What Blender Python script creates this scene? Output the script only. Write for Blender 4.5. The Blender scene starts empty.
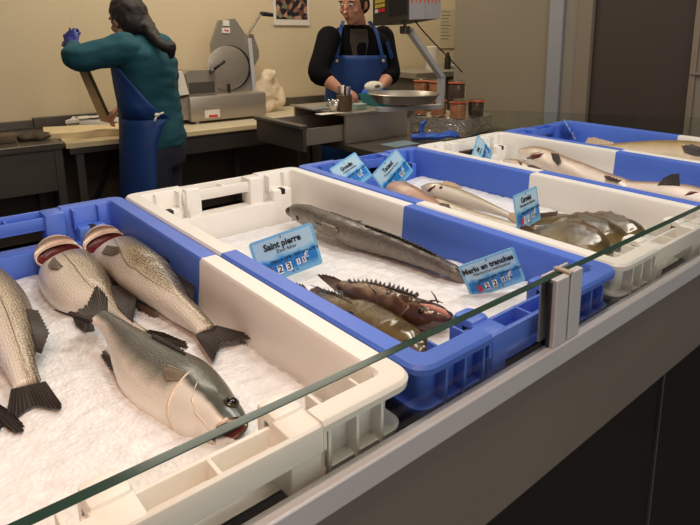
import bpy, bmesh, math, random
from mathutils import Vector, Matrix, noise
random.seed(7)
scene = bpy.context.scene
COL = scene.collection
V = Vector
PI = math.pi

# ------------------------------------------------------------------ camera
FPX, PX, PY = 601.87, 413.61, 159.41          # focal length and principal point in pixels of the 700x525 frame
CAM = V((0, 0, 1.5))
RIGHT = V((0.7283946780, -0.6850873761, 0.0098224340))
DOWN = V((-0.1379057468, -0.1606358493, -0.9773321487))
FWD = V((0.6711357523, 0.7105289657, -0.2114837839))


def ray(x, y):
    return RIGHT * ((x - PX) / FPX) + DOWN * ((y - PY) / FPX) + FWD


def atz(x, y, z):
    d = ray(x, y)
    return CAM + d * ((z - CAM.z) / d.z)


def aty(x, y, Y):
    d = ray(x, y)
    return CAM + d * (Y / d.y)


def atx(x, y, X):
    d = ray(x, y)
    return CAM + d * (X / d.x)


cam_d = bpy.data.cameras.new('camera')
cam = bpy.data.objects.new('camera', cam_d)
COL.objects.link(cam)
m = Matrix((RIGHT, -DOWN, -FWD)).transposed().to_4x4()
m.translation = CAM
cam.matrix_world = m
cam_d.sensor_fit = 'HORIZONTAL'
cam_d.sensor_width = 36.0
cam_d.lens = FPX / 700 * 36
cam_d.shift_x = -(PX - 350) / 700
cam_d.shift_y = (PY - 262.5) / 700
cam_d.clip_start = 0.02
scene.camera = cam
scene.view_settings.view_transform = 'Standard'
scene.view_settings.look = 'None'
scene.view_settings.gamma = 1
scene.view_settings.use_curve_mapping = False
scene.view_settings.exposure = 0.0


# ------------------------------------------------------------------ materials
def C(r, g, b):
    f = lambda c: (c / 12.92 if c <= 0.04045 else ((c + 0.055) / 1.055) ** 2.4)
    return (f(r / 255), f(g / 255), f(b / 255), 1)


def newmat(name):
    mt = bpy.data.materials.new(name)
    mt.use_nodes = True
    nt = mt.node_tree
    return mt, nt, nt.nodes['Principled BSDF'], nt.nodes, nt.links


def mat(name, col, rough=0.5, metal=0.0, var=0.0, vscale=8.0, bump=0.0, bscale=40.0, spec=0.5, stretch=None, emit=0.0, emitcol=None):
    mt, nt, b, N, L = newmat(name)
    b.inputs['Base Color'].default_value = col
    b.inputs['Roughness'].default_value = rough
    b.inputs['Metallic'].default_value = metal
    b.inputs['Specular IOR Level'].default_value = spec
    tc = N.new('ShaderNodeTexCoord')
    src = tc.outputs['Object']
    if stretch:
        mp = N.new('ShaderNodeMapping')
        mp.inputs['Scale'].default_value = stretch
        L.new(src, mp.inputs['Vector'])
        src = mp.outputs['Vector']
    if var:
        n = N.new('ShaderNodeTexNoise')
        n.inputs['Scale'].default_value = vscale
        n.inputs['Detail'].default_value = 5
        L.new(src, n.inputs['Vector'])
        mx = N.new('ShaderNodeMix')
        mx.data_type = 'RGBA'
        mx.inputs['A'].default_value = tuple(c * (1 - var) for c in col[:3]) + (1,)
        mx.inputs['B'].default_value = tuple(min(1, c * (1 + var)) for c in col[:3]) + (1,)
        L.new(n.outputs['Fac'], mx.inputs['Factor'])
        L.new(mx.outputs['Result'], b.inputs['Base Color'])
    if bump:
        n2 = N.new('ShaderNodeTexNoise')
        n2.inputs['Scale'].default_value = bscale
        n2.inputs['Detail'].default_value = 4
        L.new(src, n2.inputs['Vector'])
        bp = N.new('ShaderNodeBump')
        bp.inputs['Strength'].default_value = bump
        bp.inputs['Distance'].default_value = 0.004
        L.new(n2.outputs['Fac'], bp.inputs['Height'])
        L.new(bp.outputs['Normal'], b.inputs['Normal'])
    if emit:
        b.inputs['Emission Color'].default_value = emitcol or col
        b.inputs['Emission Strength'].default_value = emit
    return mt


M = {}
M['blue_plastic'] = mat('blue_plastic', C(80, 116, 212), 0.42, var=0.10, vscale=14, bump=0.10, bscale=90)
M['white_plastic'] = mat('white_plastic', C(238, 235, 228), 0.40, var=0.05, vscale=9, bump=0.06, bscale=90)
M['dark_hole'] = mat('dark_hole', C(30, 26, 24), 0.8)
M['steel'] = mat('steel', C(172, 162, 148), 0.38, 0.55, var=0.12, vscale=6, stretch=(1, 1, 12))
M['fascia_steel'] = mat('fascia_steel', C(132, 124, 114), 0.42, 0.45, var=0.14, vscale=3, bump=0.02, bscale=300)
M['dark_steel'] = mat('dark_steel', C(104, 97, 90), 0.40, 0.55, var=0.2, vscale=4)
M['worktop_steel'] = mat('worktop_steel', C(112, 103, 94), 0.3, 0.6, var=0.2, vscale=5)
M['alu'] = mat('alu', C(190, 188, 188), 0.42, 0.3, var=0.06, vscale=20)
M['black_panel'] = mat('black_panel', C(27, 24, 23), 0.45, var=0.3, vscale=3)
M['black_rubber'] = mat('black_rubber', C(22, 22, 23), 0.6)
M['wall_cream'] = mat('wall_cream', C(212, 194, 160), 0.75, var=0.04, vscale=1.2, bump=0.03, bscale=60)
M['wall_low_shade'] = mat('wall_low_shade', C(96, 84, 72), 0.6, var=0.1, vscale=3)
M['pale_top'] = mat('pale_top', C(208, 194, 164), 0.45, 0.1, var=0.06)
M['wall_tan'] = mat('wall_tan', C(142, 131, 112), 0.6, var=0.05, vscale=2)
M['door_dark'] = mat('door_dark', C(72, 62, 56), 0.5, var=0.08, vscale=2)
M['frame_grey'] = mat('frame_grey', C(164, 166, 170), 0.5, 0.3, var=0.04)
M['frame_tan'] = mat('frame_tan', C(142, 128, 112), 0.55, 0.1)
M['floor'] = mat('floor', C(64, 56, 50), 0.5, var=0.2, vscale=3)
M['ceiling'] = mat('ceiling', C(220, 214, 200), 0.9, var=0.02)
M['board'] = mat('board', C(226, 204, 160), 0.6, var=0.08, vscale=12)
M['white_card'] = mat('white_card', C(225, 218, 205), 0.6, var=0.03)
M['black_ink'] = mat('black_ink', C(24, 24, 30), 0.6)
M['red_ink'] = mat('red_ink', C(205, 40, 50), 0.6)
M['grey_ink'] = mat('grey_ink', C(90, 100, 115), 0.6)
M['white_ink'] = mat('white_ink', C(236, 240, 244), 0.5)
M['orange_mark'] = mat('orange_mark', C(228, 84, 40), 0.5)
M['yellow_key'] = mat('yellow_key', C(205, 180, 70), 0.5)
M['skin'] = mat('skin', C(196, 140, 112), 0.55, var=0.08, vscale=30)
M['hair'] = mat('hair', C(32, 21, 15), 0.5, var=0.4, vscale=40, bump=0.8, bscale=70, stretch=(6, 6, 1))
M['teal_knit'] = mat('teal_knit', C(18, 76, 88), 0.85, var=0.14, vscale=14, bump=0.5, bscale=22)
M['black_knit'] = mat('black_knit', C(13, 12, 14), 0.9, spec=0.12, var=0.2, vscale=14, bump=0.5, bscale=22)
M['apron_blue'] = mat('apron_blue', C(22, 62, 126), 0.6, var=0.12, vscale=9, bump=0.5, bscale=12)
M['jeans'] = mat('jeans', C(44, 46, 58), 0.85, var=0.2, vscale=30)
M['glove_blue'] = mat('glove_blue', C(34, 86, 190), 0.45, var=0.12, vscale=30, bump=0.5, bscale=60)
M['glove_navy'] = mat('glove_navy', C(48, 58, 138), 0.5, var=0.1, vscale=30, bump=0.3, bscale=60)
M['brown_fish_skin'] = mat('brown_skin', C(124, 104, 82), 0.35, 0.3, var=0.3, vscale=30)
M['terrine'] = mat('terrine', C(196, 132, 96), 0.5, var=0.45, vscale=45)
M['terrine_dark'] = mat('terrine_dark', C(96, 74, 62), 0.5, var=0.5, vscale=40)
M['orange_rubber'] = mat('orange_rubber', C(214, 84, 40), 0.5)
M['teal_plastic'] = mat('teal_plastic', C(26, 128, 136), 0.45)
M['brown_pot'] = mat('brown_pot', C(104, 84, 62), 0.6, var=0.25, vscale=30)
M['brown_cloth'] = mat('brown_cloth', C(74, 62, 50), 0.9, var=0.4, vscale=40, bump=1.0, bscale=40)


def foil_mat():
    mt, nt, b, N, L = newmat('foil')
    b.inputs['Base Color'].default_value = C(222, 216, 204)
    b.inputs['Metallic'].default_value = 0.8
    b.inputs['Roughness'].default_value = 0.26
    tc = N.new('ShaderNodeTexCoord')
    v = N.new('ShaderNodeTexVoronoi')
    v.inputs['Scale'].default_value = 38
    n = N.new('ShaderNodeTexNoise')
    n.inputs['Scale'].default_value = 25
    L.new(tc.outputs['Object'], n.inputs['Vector'])
    L.new(n.outputs['Color'], v.inputs['Vector'])
    v.inputs['Scale'].default_value = 5
    bp = N.new('ShaderNodeBump')
    bp.inputs['Strength'].default_value = 0.5
    bp.inputs['Distance'].default_value = 0.012
    L.new(v.outputs['Distance'], bp.inputs['Height'])
    L.new(bp.outputs['Normal'], b.inputs['Normal'])
    return mt


M['foil'] = foil_mat()


def glass_mat(name, tint, trans=0.9, rough=0.02):
    # thin pane: clear transmission with a Fresnel reflection on top
    mt, nt, b, N, L = newmat(name)
    out = N['Material Output']
    t = N.new('ShaderNodeBsdfTransparent')
    t.inputs['Color'].default_value = tint
    g = N.new('ShaderNodeBsdfGlossy')
    g.inputs['Roughness'].default_value = rough
    lw_ = N.new('ShaderNodeLayerWeight')
    pw_ = N.new('ShaderNodeMath')
    pw_.operation = 'POWER'
    L.new(lw_.outputs['Facing'], pw_.inputs[0])
    pw_.inputs[1].default_value = 5.0
    fr = N.new('ShaderNodeMath')
    fr.operation = 'MULTIPLY_ADD'
    L.new(pw_.outputs[0], fr.inputs[0])
    fr.inputs[1].default_value = 0.9
    fr.inputs[2].default_value = 0.03
    mx = N.new('ShaderNodeMixShader')
    L.new(fr.outputs[0], mx.inputs['Fac'])
    L.new(t.outputs['BSDF'], mx.inputs[1])
    L.new(g.outputs['BSDF'], mx.inputs[2])
    L.new(mx.outputs['Shader'], out.inputs['Surface'])
    return mt


M['glass'] = glass_mat('pane_glass', (0.965, 0.968, 0.95, 1))
M['glass_green'] = glass_mat('screen_glass', (0.91, 0.94, 0.91, 1))
M['glass_edge'] = mat('glass_edge', C(34, 58, 50), 0.15, var=0.35, vscale=30)
M['jar_glass'] = glass_mat('jar_glass', (0.93, 0.93, 0.9, 1), rough=0.04)


def ice_mat():
    mt, nt, b, N, L = newmat('crushed_ice')
    b.inputs['Roughness'].default_value = 0.35
    b.inputs['Specular IOR Level'].default_value = 0.4
    tc = N.new('ShaderNodeTexCoord')
    n = N.new('ShaderNodeTexNoise')
    n.inputs['Scale'].default_value = 60
    n.inputs['Detail'].default_value = 6
    L.new(tc.outputs['Object'], n.inputs['Vector'])
    r = N.new('ShaderNodeValToRGB')
    r.color_ramp.elements[0].position = 0.30
    r.color_ramp.elements[0].color = C(226, 227, 228)
    r.color_ramp.elements[1].position = 0.62
    r.color_ramp.elements[1].color = C(240, 240, 240)
    L.new(n.outputs['Fac'], r.inputs['Fac'])
    L.new(r.outputs['Color'], b.inputs['Base Color'])
    v = N.new('ShaderNodeTexVoronoi')
    v.inputs['Scale'].default_value = 190
    L.new(tc.outputs['Object'], v.inputs['Vector'])
    bp = N.new('ShaderNodeBump')
    bp.inputs['Strength'].default_value = 0.28
    bp.inputs['Distance'].default_value = 0.004
    L.new(v.outputs['Distance'], bp.inputs['Height'])
    L.new(bp.outputs['Normal'], b.inputs['Normal'])
    return mt


M['ice'] = ice_mat()


def fish_mat(name, stops, scale=260.0, amt=0.35, rough=0.34, metal=0.25, head=0.22, mott=0.2, mscale=30, line=0.16, linecol=(0.10, 0.085, 0.07, 1), red=(0.16, 0.025, 0.02, 1),
             spots=None, scalecol=(0.85, 0.72, 0.52, 1), headcol=None, headlow=None, vmask=(0.0, 0.2)):
    """stops: (position belly 0 .. back 1, colour). The attribute fc holds (along, across, gill flag)."""
    mt, nt, b, N, L = newmat(name)
    at = N.new('ShaderNodeAttribute')
    at.attribute_name = 'fc'
    sep = N.new('ShaderNodeSeparateColor')
    L.new(at.outputs['Color'], sep.inputs['Color'])
    U, W, G = sep.outputs['Red'], sep.outputs['Green'], sep.outputs['Blue']
    uv = N.new('ShaderNodeUVMap')
    uv.uv_map = 'UVMap'
    tc = N.new('ShaderNodeTexCoord')
    # a little noise in the across coordinate so the colours do not meet on a ruled line
    nz = N.new('ShaderNodeTexNoise')
    nz.inputs['Scale'].default_value = mscale
    nz.inputs['Detail'].default_value = 5
    L.new(tc.outputs['Object'], nz.inputs['Vector'])
    mad = N.new('ShaderNodeMath')
    mad.operation = 'MULTIPLY_ADD'
    L.new(nz.outputs['Fac'], mad.inputs[0])
    mad.inputs[1].default_value = mott
    mad.inputs[2].default_value = -mott * 0.5
    add = N.new('ShaderNodeMath')
    add.operation = 'ADD'
    L.new(mad.outputs[0], add.inputs[0])
    L.new(W, add.inputs[1])
    rp = N.new('ShaderNodeValToRGB')
    el = rp.color_ramp.elements
    while len(el) > 1:
        el.remove(el[0])
    el[0].position = stops[0][0]
    el[0].color = stops[0][1]
    for p, c in stops[1:]:
        e = el.new(p)
        e.color = c
    L.new(add.outputs[0], rp.inputs['Fac'])
    col = rp.outputs['Color']

    def mix(fac, a, bcol, mode='MIX'):
        mx = N.new('ShaderNodeMix')
        mx.data_type = 'RGBA'
        mx.blend_type = mode
        if isinstance(fac, float):
            mx.inputs['Factor'].default_value = fac
        else:
            L.new(fac, mx.inputs['Factor'])
        for k, s in (('A', a), ('B', bcol)):
            if isinstance(s, tuple):
                mx.inputs[k].default_value = s
            else:
                L.new(s, mx.inputs[k])
        return mx.outputs['Result']

    def mr(src, a, b2, c=0.0, d=1.0):
        n = N.new('ShaderNodeMapRange')
        n.inputs['From Min'].default_value = a
        n.inputs['From Max'].default_value = b2
        n.inputs['To Min'].default_value = c
        n.inputs['To Max'].default_value = d
        L.new(src, n.inputs['Value'])
        return n.outputs['Result']

    def mul(a, c):
        n = N.new('ShaderNodeMath')
        n.operation = 'MULTIPLY'
        L.new(a, n.inputs[0])
        if isinstance(c, float):
            n.inputs[1].default_value = c
        else:
            L.new(c, n.inputs[1])
        return n.outputs[0]
    hm = mr(U, head - 0.03, head + 0.02)
    if headcol:
        hu_ = mr(U, head + 0.02, head - 0.03)
        col = mix(mul(hu_, mr(add.outputs[0], 0.52, 0.42)), col, headlow or headcol)
        col = mix(mul(hu_, mr(add.outputs[0], 0.46, 0.62)), col, headcol)
    vo = N.new('ShaderNodeTexVoronoi')
    vo.voronoi_dimensions = '2D'
    vo.inputs['Scale'].default_value = scale
    vo.inputs['Randomness'].default_value = 0.55
    L.new(uv.outputs['UV'], vo.inputs['Vector'])
    sc = mr(vo.outputs['Distance'], 0.15, 0.62)
    vm = mr(W, vmask[0], vmask[1])
    dark = mul(mul(sc, hm), mul(vm, amt))
    light = mul(mul(mr(vo.outputs['Distance'], 0.42, 0.10), hm), mul(vm, amt * 0.6))
    col = mix(dark, col, (0.07, 0.055, 0.04, 1))
    col = mix(light, col, scalecol)
    # lateral line
    if line:
        ab = N.new('ShaderNodeMath')
        ab.operation = 'SUBTRACT'
        L.new(W, ab.inputs[0])
        ab.inputs[1].default_value = 0.56
        ab2 = N.new('ShaderNodeMath')
        ab2.operation = 'ABSOLUTE'
        L.new(ab.outputs[0], ab2.inputs[0])
        lf = mul(mul(mr(ab2.outputs[0], 0.016, 0.006), hm), line * 4)
        col = mix(lf, col, linecol)
    if spots:
        vs = N.new('ShaderNodeTexVoronoi')
        vs.inputs['Scale'].default_value = spots[0]
        L.new(tc.outputs['Object'], vs.inputs['Vector'])
        col = mix(mr(vs.outputs['Distance'], spots[1] + 0.05, spots[1]), col, spots[2])
    col = mix(G, col, red)
    L.new(col, b.inputs['Base Color'])
    b.inputs['Roughness'].default_value = rough
    b.inputs['Metallic'].default_value = metal
    b.inputs['Coat Weight'].default_value = 0.35
    b.inputs['Coat Roughness'].default_value = 0.2
    bp = N.new('ShaderNodeBump')
    bp.inputs['Distance'].default_value = 0.0012
    bp.invert = True
    L.new(mul(hm, 0.5), bp.inputs['Strength'])
    L.new(vo.outputs['Distance'], bp.inputs['Height'])
    bp2 = N.new('ShaderNodeBump')
    bp2.inputs['Distance'].default_value = 0.004
    bp2.inputs['Strength'].default_value = 0.3
    L.new(nz.outputs['Fac'], bp2.inputs['Height'])
    L.new(bp.outputs['Normal'], bp2.inputs['Normal'])
    L.new(bp2.outputs['Normal'], b.inputs['Normal'])
    return mt


M['bass_side'] = fish_mat('bass_side', [(0.0, C(240, 232, 220)), (0.38, C(234, 224, 208)), (0.57, C(206, 192, 168)), (0.72, C(150, 130, 100)), (0.86, C(100, 84, 64)), (1.0, C(52, 44, 38))],
                          scale=250, amt=0.65, line=0.22, mott=0.2, mscale=26, vmask=(0.25, 0.75), metal=0.05, rough=0.3, head=0.02)
M['bass_back'] = fish_mat('bass_back', [(0.0, C(246, 238, 226)), (0.20, C(240, 230, 216)), (0.32, C(168, 162, 148)), (0.44, C(96, 96, 90)), (0.72, C(66, 68, 66)), (1.0, C(36, 37, 38))],
                          scale=330, amt=0.22, line=0.05, mott=0.16, head=0.30, headcol=C(70, 74, 64), headlow=C(230, 225, 214), metal=0.1, rough=0.3, scalecol=(0.4, 0.39, 0.34, 1))
M['hake_skin'] = fish_mat('hake_skin', [(0.0, C(132, 120, 108)), (0.35, C(96, 86, 77)), (0.65, C(72, 64, 58)), (0.8, C(40, 36, 33)), (1.0, C(54, 48, 44))],
                          scale=330, amt=0.45, line=0.0, mott=0.85, mscale=100, metal=0.05, rough=0.34, scalecol=(0.34, 0.3, 0.27, 1))
M['dory_skin'] = fish_mat('dory_skin', [(0.0, C(66, 48, 36)), (0.25, C(88, 64, 48)), (0.48, C(128, 104, 82)), (0.68, C(112, 86, 64)), (0.84, C(56, 40, 32)), (1.0, C(40, 28, 22))],
                          scale=420, amt=0.08, line=0.12, mott=0.9, mscale=44, metal=0.05, rough=0.18, head=0.42, headcol=C(58, 38, 30), headlow=C(84, 56, 44))
M['dory_olive'] = fish_mat('dory_olive', [(0.0, C(78, 62, 40)), (0.4, C(108, 92, 56)), (0.7, C(86, 70, 44)), (1.0, C(46, 36, 26))],
                           scale=420, amt=0.08, line=0.0, mott=1.0, mscale=50, metal=0.05, rough=0.18, head=0.3)
M['whiting_skin'] = fish_mat('whiting_skin', [(0.0, C(236, 228, 216)), (0.42, C(224, 214, 198)), (0.6, C(190, 176, 146)), (0.85, C(148, 132, 98)), (1.0, C(100, 86, 64))],
                             scale=330, amt=0.16, line=0.06, mott=0.25, metal=0.08)
M['copper_skin'] = fish_mat('copper_skin', [(0.0, C(214, 180, 160)), (0.5, C(190, 146, 122)), (0.8, C(158, 114, 92)), (1.0, C(120, 86, 68))],
                            scale=330, amt=0.2, line=0.06, mott=0.2, metal=0.08)
M['flat_skin'] = fish_mat('flat_skin', [(0.0, C(122, 104, 68)), (0.3, C(104, 88, 52)), (0.7, C(66, 58, 36)), (1.0, C(100, 82, 54))],
                          scale=380, amt=0.15, line=0.16, mott=0.6, mscale=34, metal=0.05, rough=0.16, spots=(30, 0.05, C(140, 84, 44)))
M['white_fish'] = fish_mat('white_fish', [(0.0, C(236, 222, 208)), (0.40, C(226, 208, 190)), (0.60, C(178, 150, 126)), (0.85, C(150, 118, 94)), (1.0, C(140, 110, 88))],
                           scale=330, amt=0.1, line=0.05, mott=0.35, metal=0.05, rough=0.26)
M['cod_skin'] = fish_mat('cod_skin', [(0.0, C(222, 204, 176)), (0.40, C(202, 176, 136)), (0.62, C(172, 142, 88)), (0.85, C(140, 114, 60)), (1.0, C(104, 82, 48))],
                         scale=260, amt=0.3, line=0.08, mott=0.35, metal=0.08)


def fin_mat(name, c1, c2, rays=34.0, rough=0.4):
    mt, nt, b, N, L = newmat(name)
    uv = N.new('ShaderNodeUVMap')
    uv.uv_map = 'UVMap'
    w = N.new('ShaderNodeTexWave')
    w.inputs['Scale'].default_value = rays / 6.28
    w.inputs['Distortion'].default_value = 1.2
    w.inputs['Detail'].default_value = 2
    L.new(uv.outputs['UV'], w.inputs['Vector'])
    mx = N.new('ShaderNodeMix')
    mx.data_type = 'RGBA'
    mx.inputs['A'].default_value = c1
    mx.inputs['B'].default_value = c2
    L.new(w.outputs['Fac'], mx.inputs['Factor'])
    L.new(mx.outputs['Result'], b.inputs['Base Color'])
    b.inputs['Roughness'].default_value = rough
    bp = N.new('ShaderNodeBump')
    bp.inputs['Strength'].default_value = 0.6
    bp.inputs['Distance'].default_value = 0.001
    L.new(w.outputs['Fac'], bp.inputs['Height'])
    L.new(bp.outputs['Normal'], b.inputs['Normal'])
    return mt


M['fin_dark'] = fin_mat('fin_dark', C(38, 33, 31), C(74, 64, 58), 90)
M['fin_brown'] = fin_mat('fin_brown', C(84, 64, 50), C(120, 96, 78), 60)
M['fin_grey'] = fin_mat('fin_grey', C(128, 118, 104), C(168, 156, 138), 60)
M['fin_pale'] = fin_mat('fin_pale', C(168, 140, 112), C(204, 178, 148), 50)
M['gill_red'] = mat('gill_red', C(92, 24, 24), 0.35, var=0.4, vscale=60, bump=0.5, bscale=120)
M['flesh_pink'] = mat('flesh_pink', C(204, 140, 122), 0.3, var=0.3, vscale=50, bump=0.4, bscale=80)
M['eye_black'] = mat('eye_black', C(12, 12, 14), 0.08)
M['eye_gold'] = mat('eye_gold', C(74, 68, 50), 0.15, 0.4)
M['fish_pale_skin'] = mat('fish_pale_skin', C(216, 196, 176), 0.35, 0.15, var=0.22, vscale=40, bump=0.3, bscale=60)


def sign_mat():
    mt, nt, b, N, L = newmat('price_card')
    uv = N.new('ShaderNodeUVMap')
    uv.uv_map = 'UVMap'
    sp = N.new('ShaderNodeSeparateXYZ')
    L.new(uv.outputs['UV'], sp.inputs['Vector'])
    n = N.new('ShaderNodeTexNoise')
    n.inputs['Scale'].default_value = 6
    n.inputs['Detail'].default_value = 6
    L.new(uv.outputs['UV'], n.inputs['Vector'])
    # printed picture: light blue border, pale blue panel above, sea with clouds below
    ad = N.new('ShaderNodeMath')
    ad.operation = 'MULTIPLY_ADD'
    L.new(n.outputs['Fac'], ad.inputs[0])
    ad.inputs[1].default_value = 0.24
    L.new(sp.outputs['Y'], ad.inputs[2])
    r = N.new('ShaderNodeValToRGB')
    e = r.color_ramp.elements
    e[0].position = 0.12
    e[0].color = C(134, 186, 222)
    e[1].position = 0.24
    e[1].color = C(100, 172, 222)
    for p, c in ((0.33, C(30, 116, 196)), (0.56, C(34, 128, 204)), (0.62, C(130, 192, 228)), (0.69, C(176, 208, 228)), (1.0, C(170, 206, 228))):
        q = e.new(p)
        q.color = c
    L.new(ad.outputs[0], r.inputs['Fac'])
    # border
    def edge(sock, lo, hi):
        a = N.new('ShaderNodeMath'); a.operation = 'SUBTRACT'
        L.new(sock, a.inputs[0]); a.inputs[1].default_value = 0.5
        c = N.new('ShaderNodeMath'); c.operation = 'ABSOLUTE'
        L.new(a.outputs[0], c.inputs[0])
        g = N.new('ShaderNodeMath'); g.operation = 'GREATER_THAN'
        L.new(c.outputs[0], g.inputs[0]); g.inputs[1].default_value = lo
        return g.outputs[0]
    mxm = N.new('ShaderNodeMath'); mxm.operation = 'MAXIMUM'
    L.new(edge(sp.outputs['X'], 0.455, 0.5), mxm.inputs[0])
    L.new(edge(sp.outputs['Y'], 0.44, 0.5), mxm.inputs[1])
    mx = N.new('ShaderNodeMix'); mx.data_type = 'RGBA'
    L.new(mxm.outputs[0], mx.inputs['Factor'])
    L.new(r.outputs['Color'], mx.inputs['A'])
    mx.inputs['B'].default_value = C(118, 182, 224)
    L.new(mx.outputs['Result'], b.inputs['Base Color'])
    b.inputs['Roughness'].default_value = 0.35
    return mt


M['card'] = sign_mat()


def poster_mat():
    mt, nt, b, N, L = newmat('poster_print')
    tc = N.new('ShaderNodeTexCoord')
    v = N.new('ShaderNodeTexVoronoi')
    v.inputs['Scale'].default_value = 26
    L.new(tc.outputs['Object'], v.inputs['Vector'])
    r = N.new('ShaderNodeValToRGB')
    e = r.color_ramp.elements
    e[0].position = 0.0
    e[0].color = C(26, 26, 40)
    e[1].position = 0.45
    e[1].color = C(40, 34, 44)
    for p, c in ((0.55, C(120, 70, 60)), (0.7, C(190, 150, 120)), (0.82, C(60, 110, 80)), (0.95, C(170, 70, 70))):
        e.new(p).color = c
    L.new(v.outputs['Color'], r.inputs['Fac'])
    L.new(r.outputs['Color'], b.inputs['Base Color'])
    b.inputs['Roughness'].default_value = 0.4
    return mt


M['poster_print'] = poster_mat()


def bag_mat():
    mt = mat('bag_plastic', C(226, 206, 176), 0.3, var=0.1, vscale=20, bump=0.6, bscale=26)
    return mt


M['bag'] = bag_mat()


# ------------------------------------------------------------------ objects, tags, mesh builder
def tag(o, label, cat, group=None, kind=None):
    o['label'] = label
    o['category'] = cat
    if group:
        o['group'] = group
    if kind:
        o['kind'] = kind
    return o


def thing(name, label, cat, loc=(0, 0, 0), group=None):
    o = bpy.data.objects.new(name, None)
    o.empty_display_size = 0.05
    COL.objects.link(o)
    o.location = loc
    tag(o, label, cat, group)
    return o


def origin_of(o):
    p = V((0, 0, 0))
    while o is not None:
        p += V(o.location)
        o = o.parent
    return p


def link_mesh(name, me, mats, parent=None, smooth=True, base=None):
    """me is in world coordinates; it is shifted so that it is right under its parent"""
    if not isinstance(mats, (list, tuple)):
        mats = [mats]
    me.materials.clear()
    for x in mats:
        me.materials.append(x)
    o = bpy.data.objects.new(name, me)
    COL.objects.link(o)
    if parent is not None:
        o.parent = parent
        off = origin_of(parent)
    else:
        if base is None:
            lo = [min(v.co[i] for v in me.vertices) for i in range(3)]
            hi = [max(v.co[i] for v in me.vertices) for i in range(3)]
            base = V(((lo[0] + hi[0]) / 2, (lo[1] + hi[1]) / 2, lo[2]))
        off = V(base)
        o.location = off
    me.transform(Matrix.Translation(-off))
    for p in me.polygons:
        p.use_smooth = smooth
    return o


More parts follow.
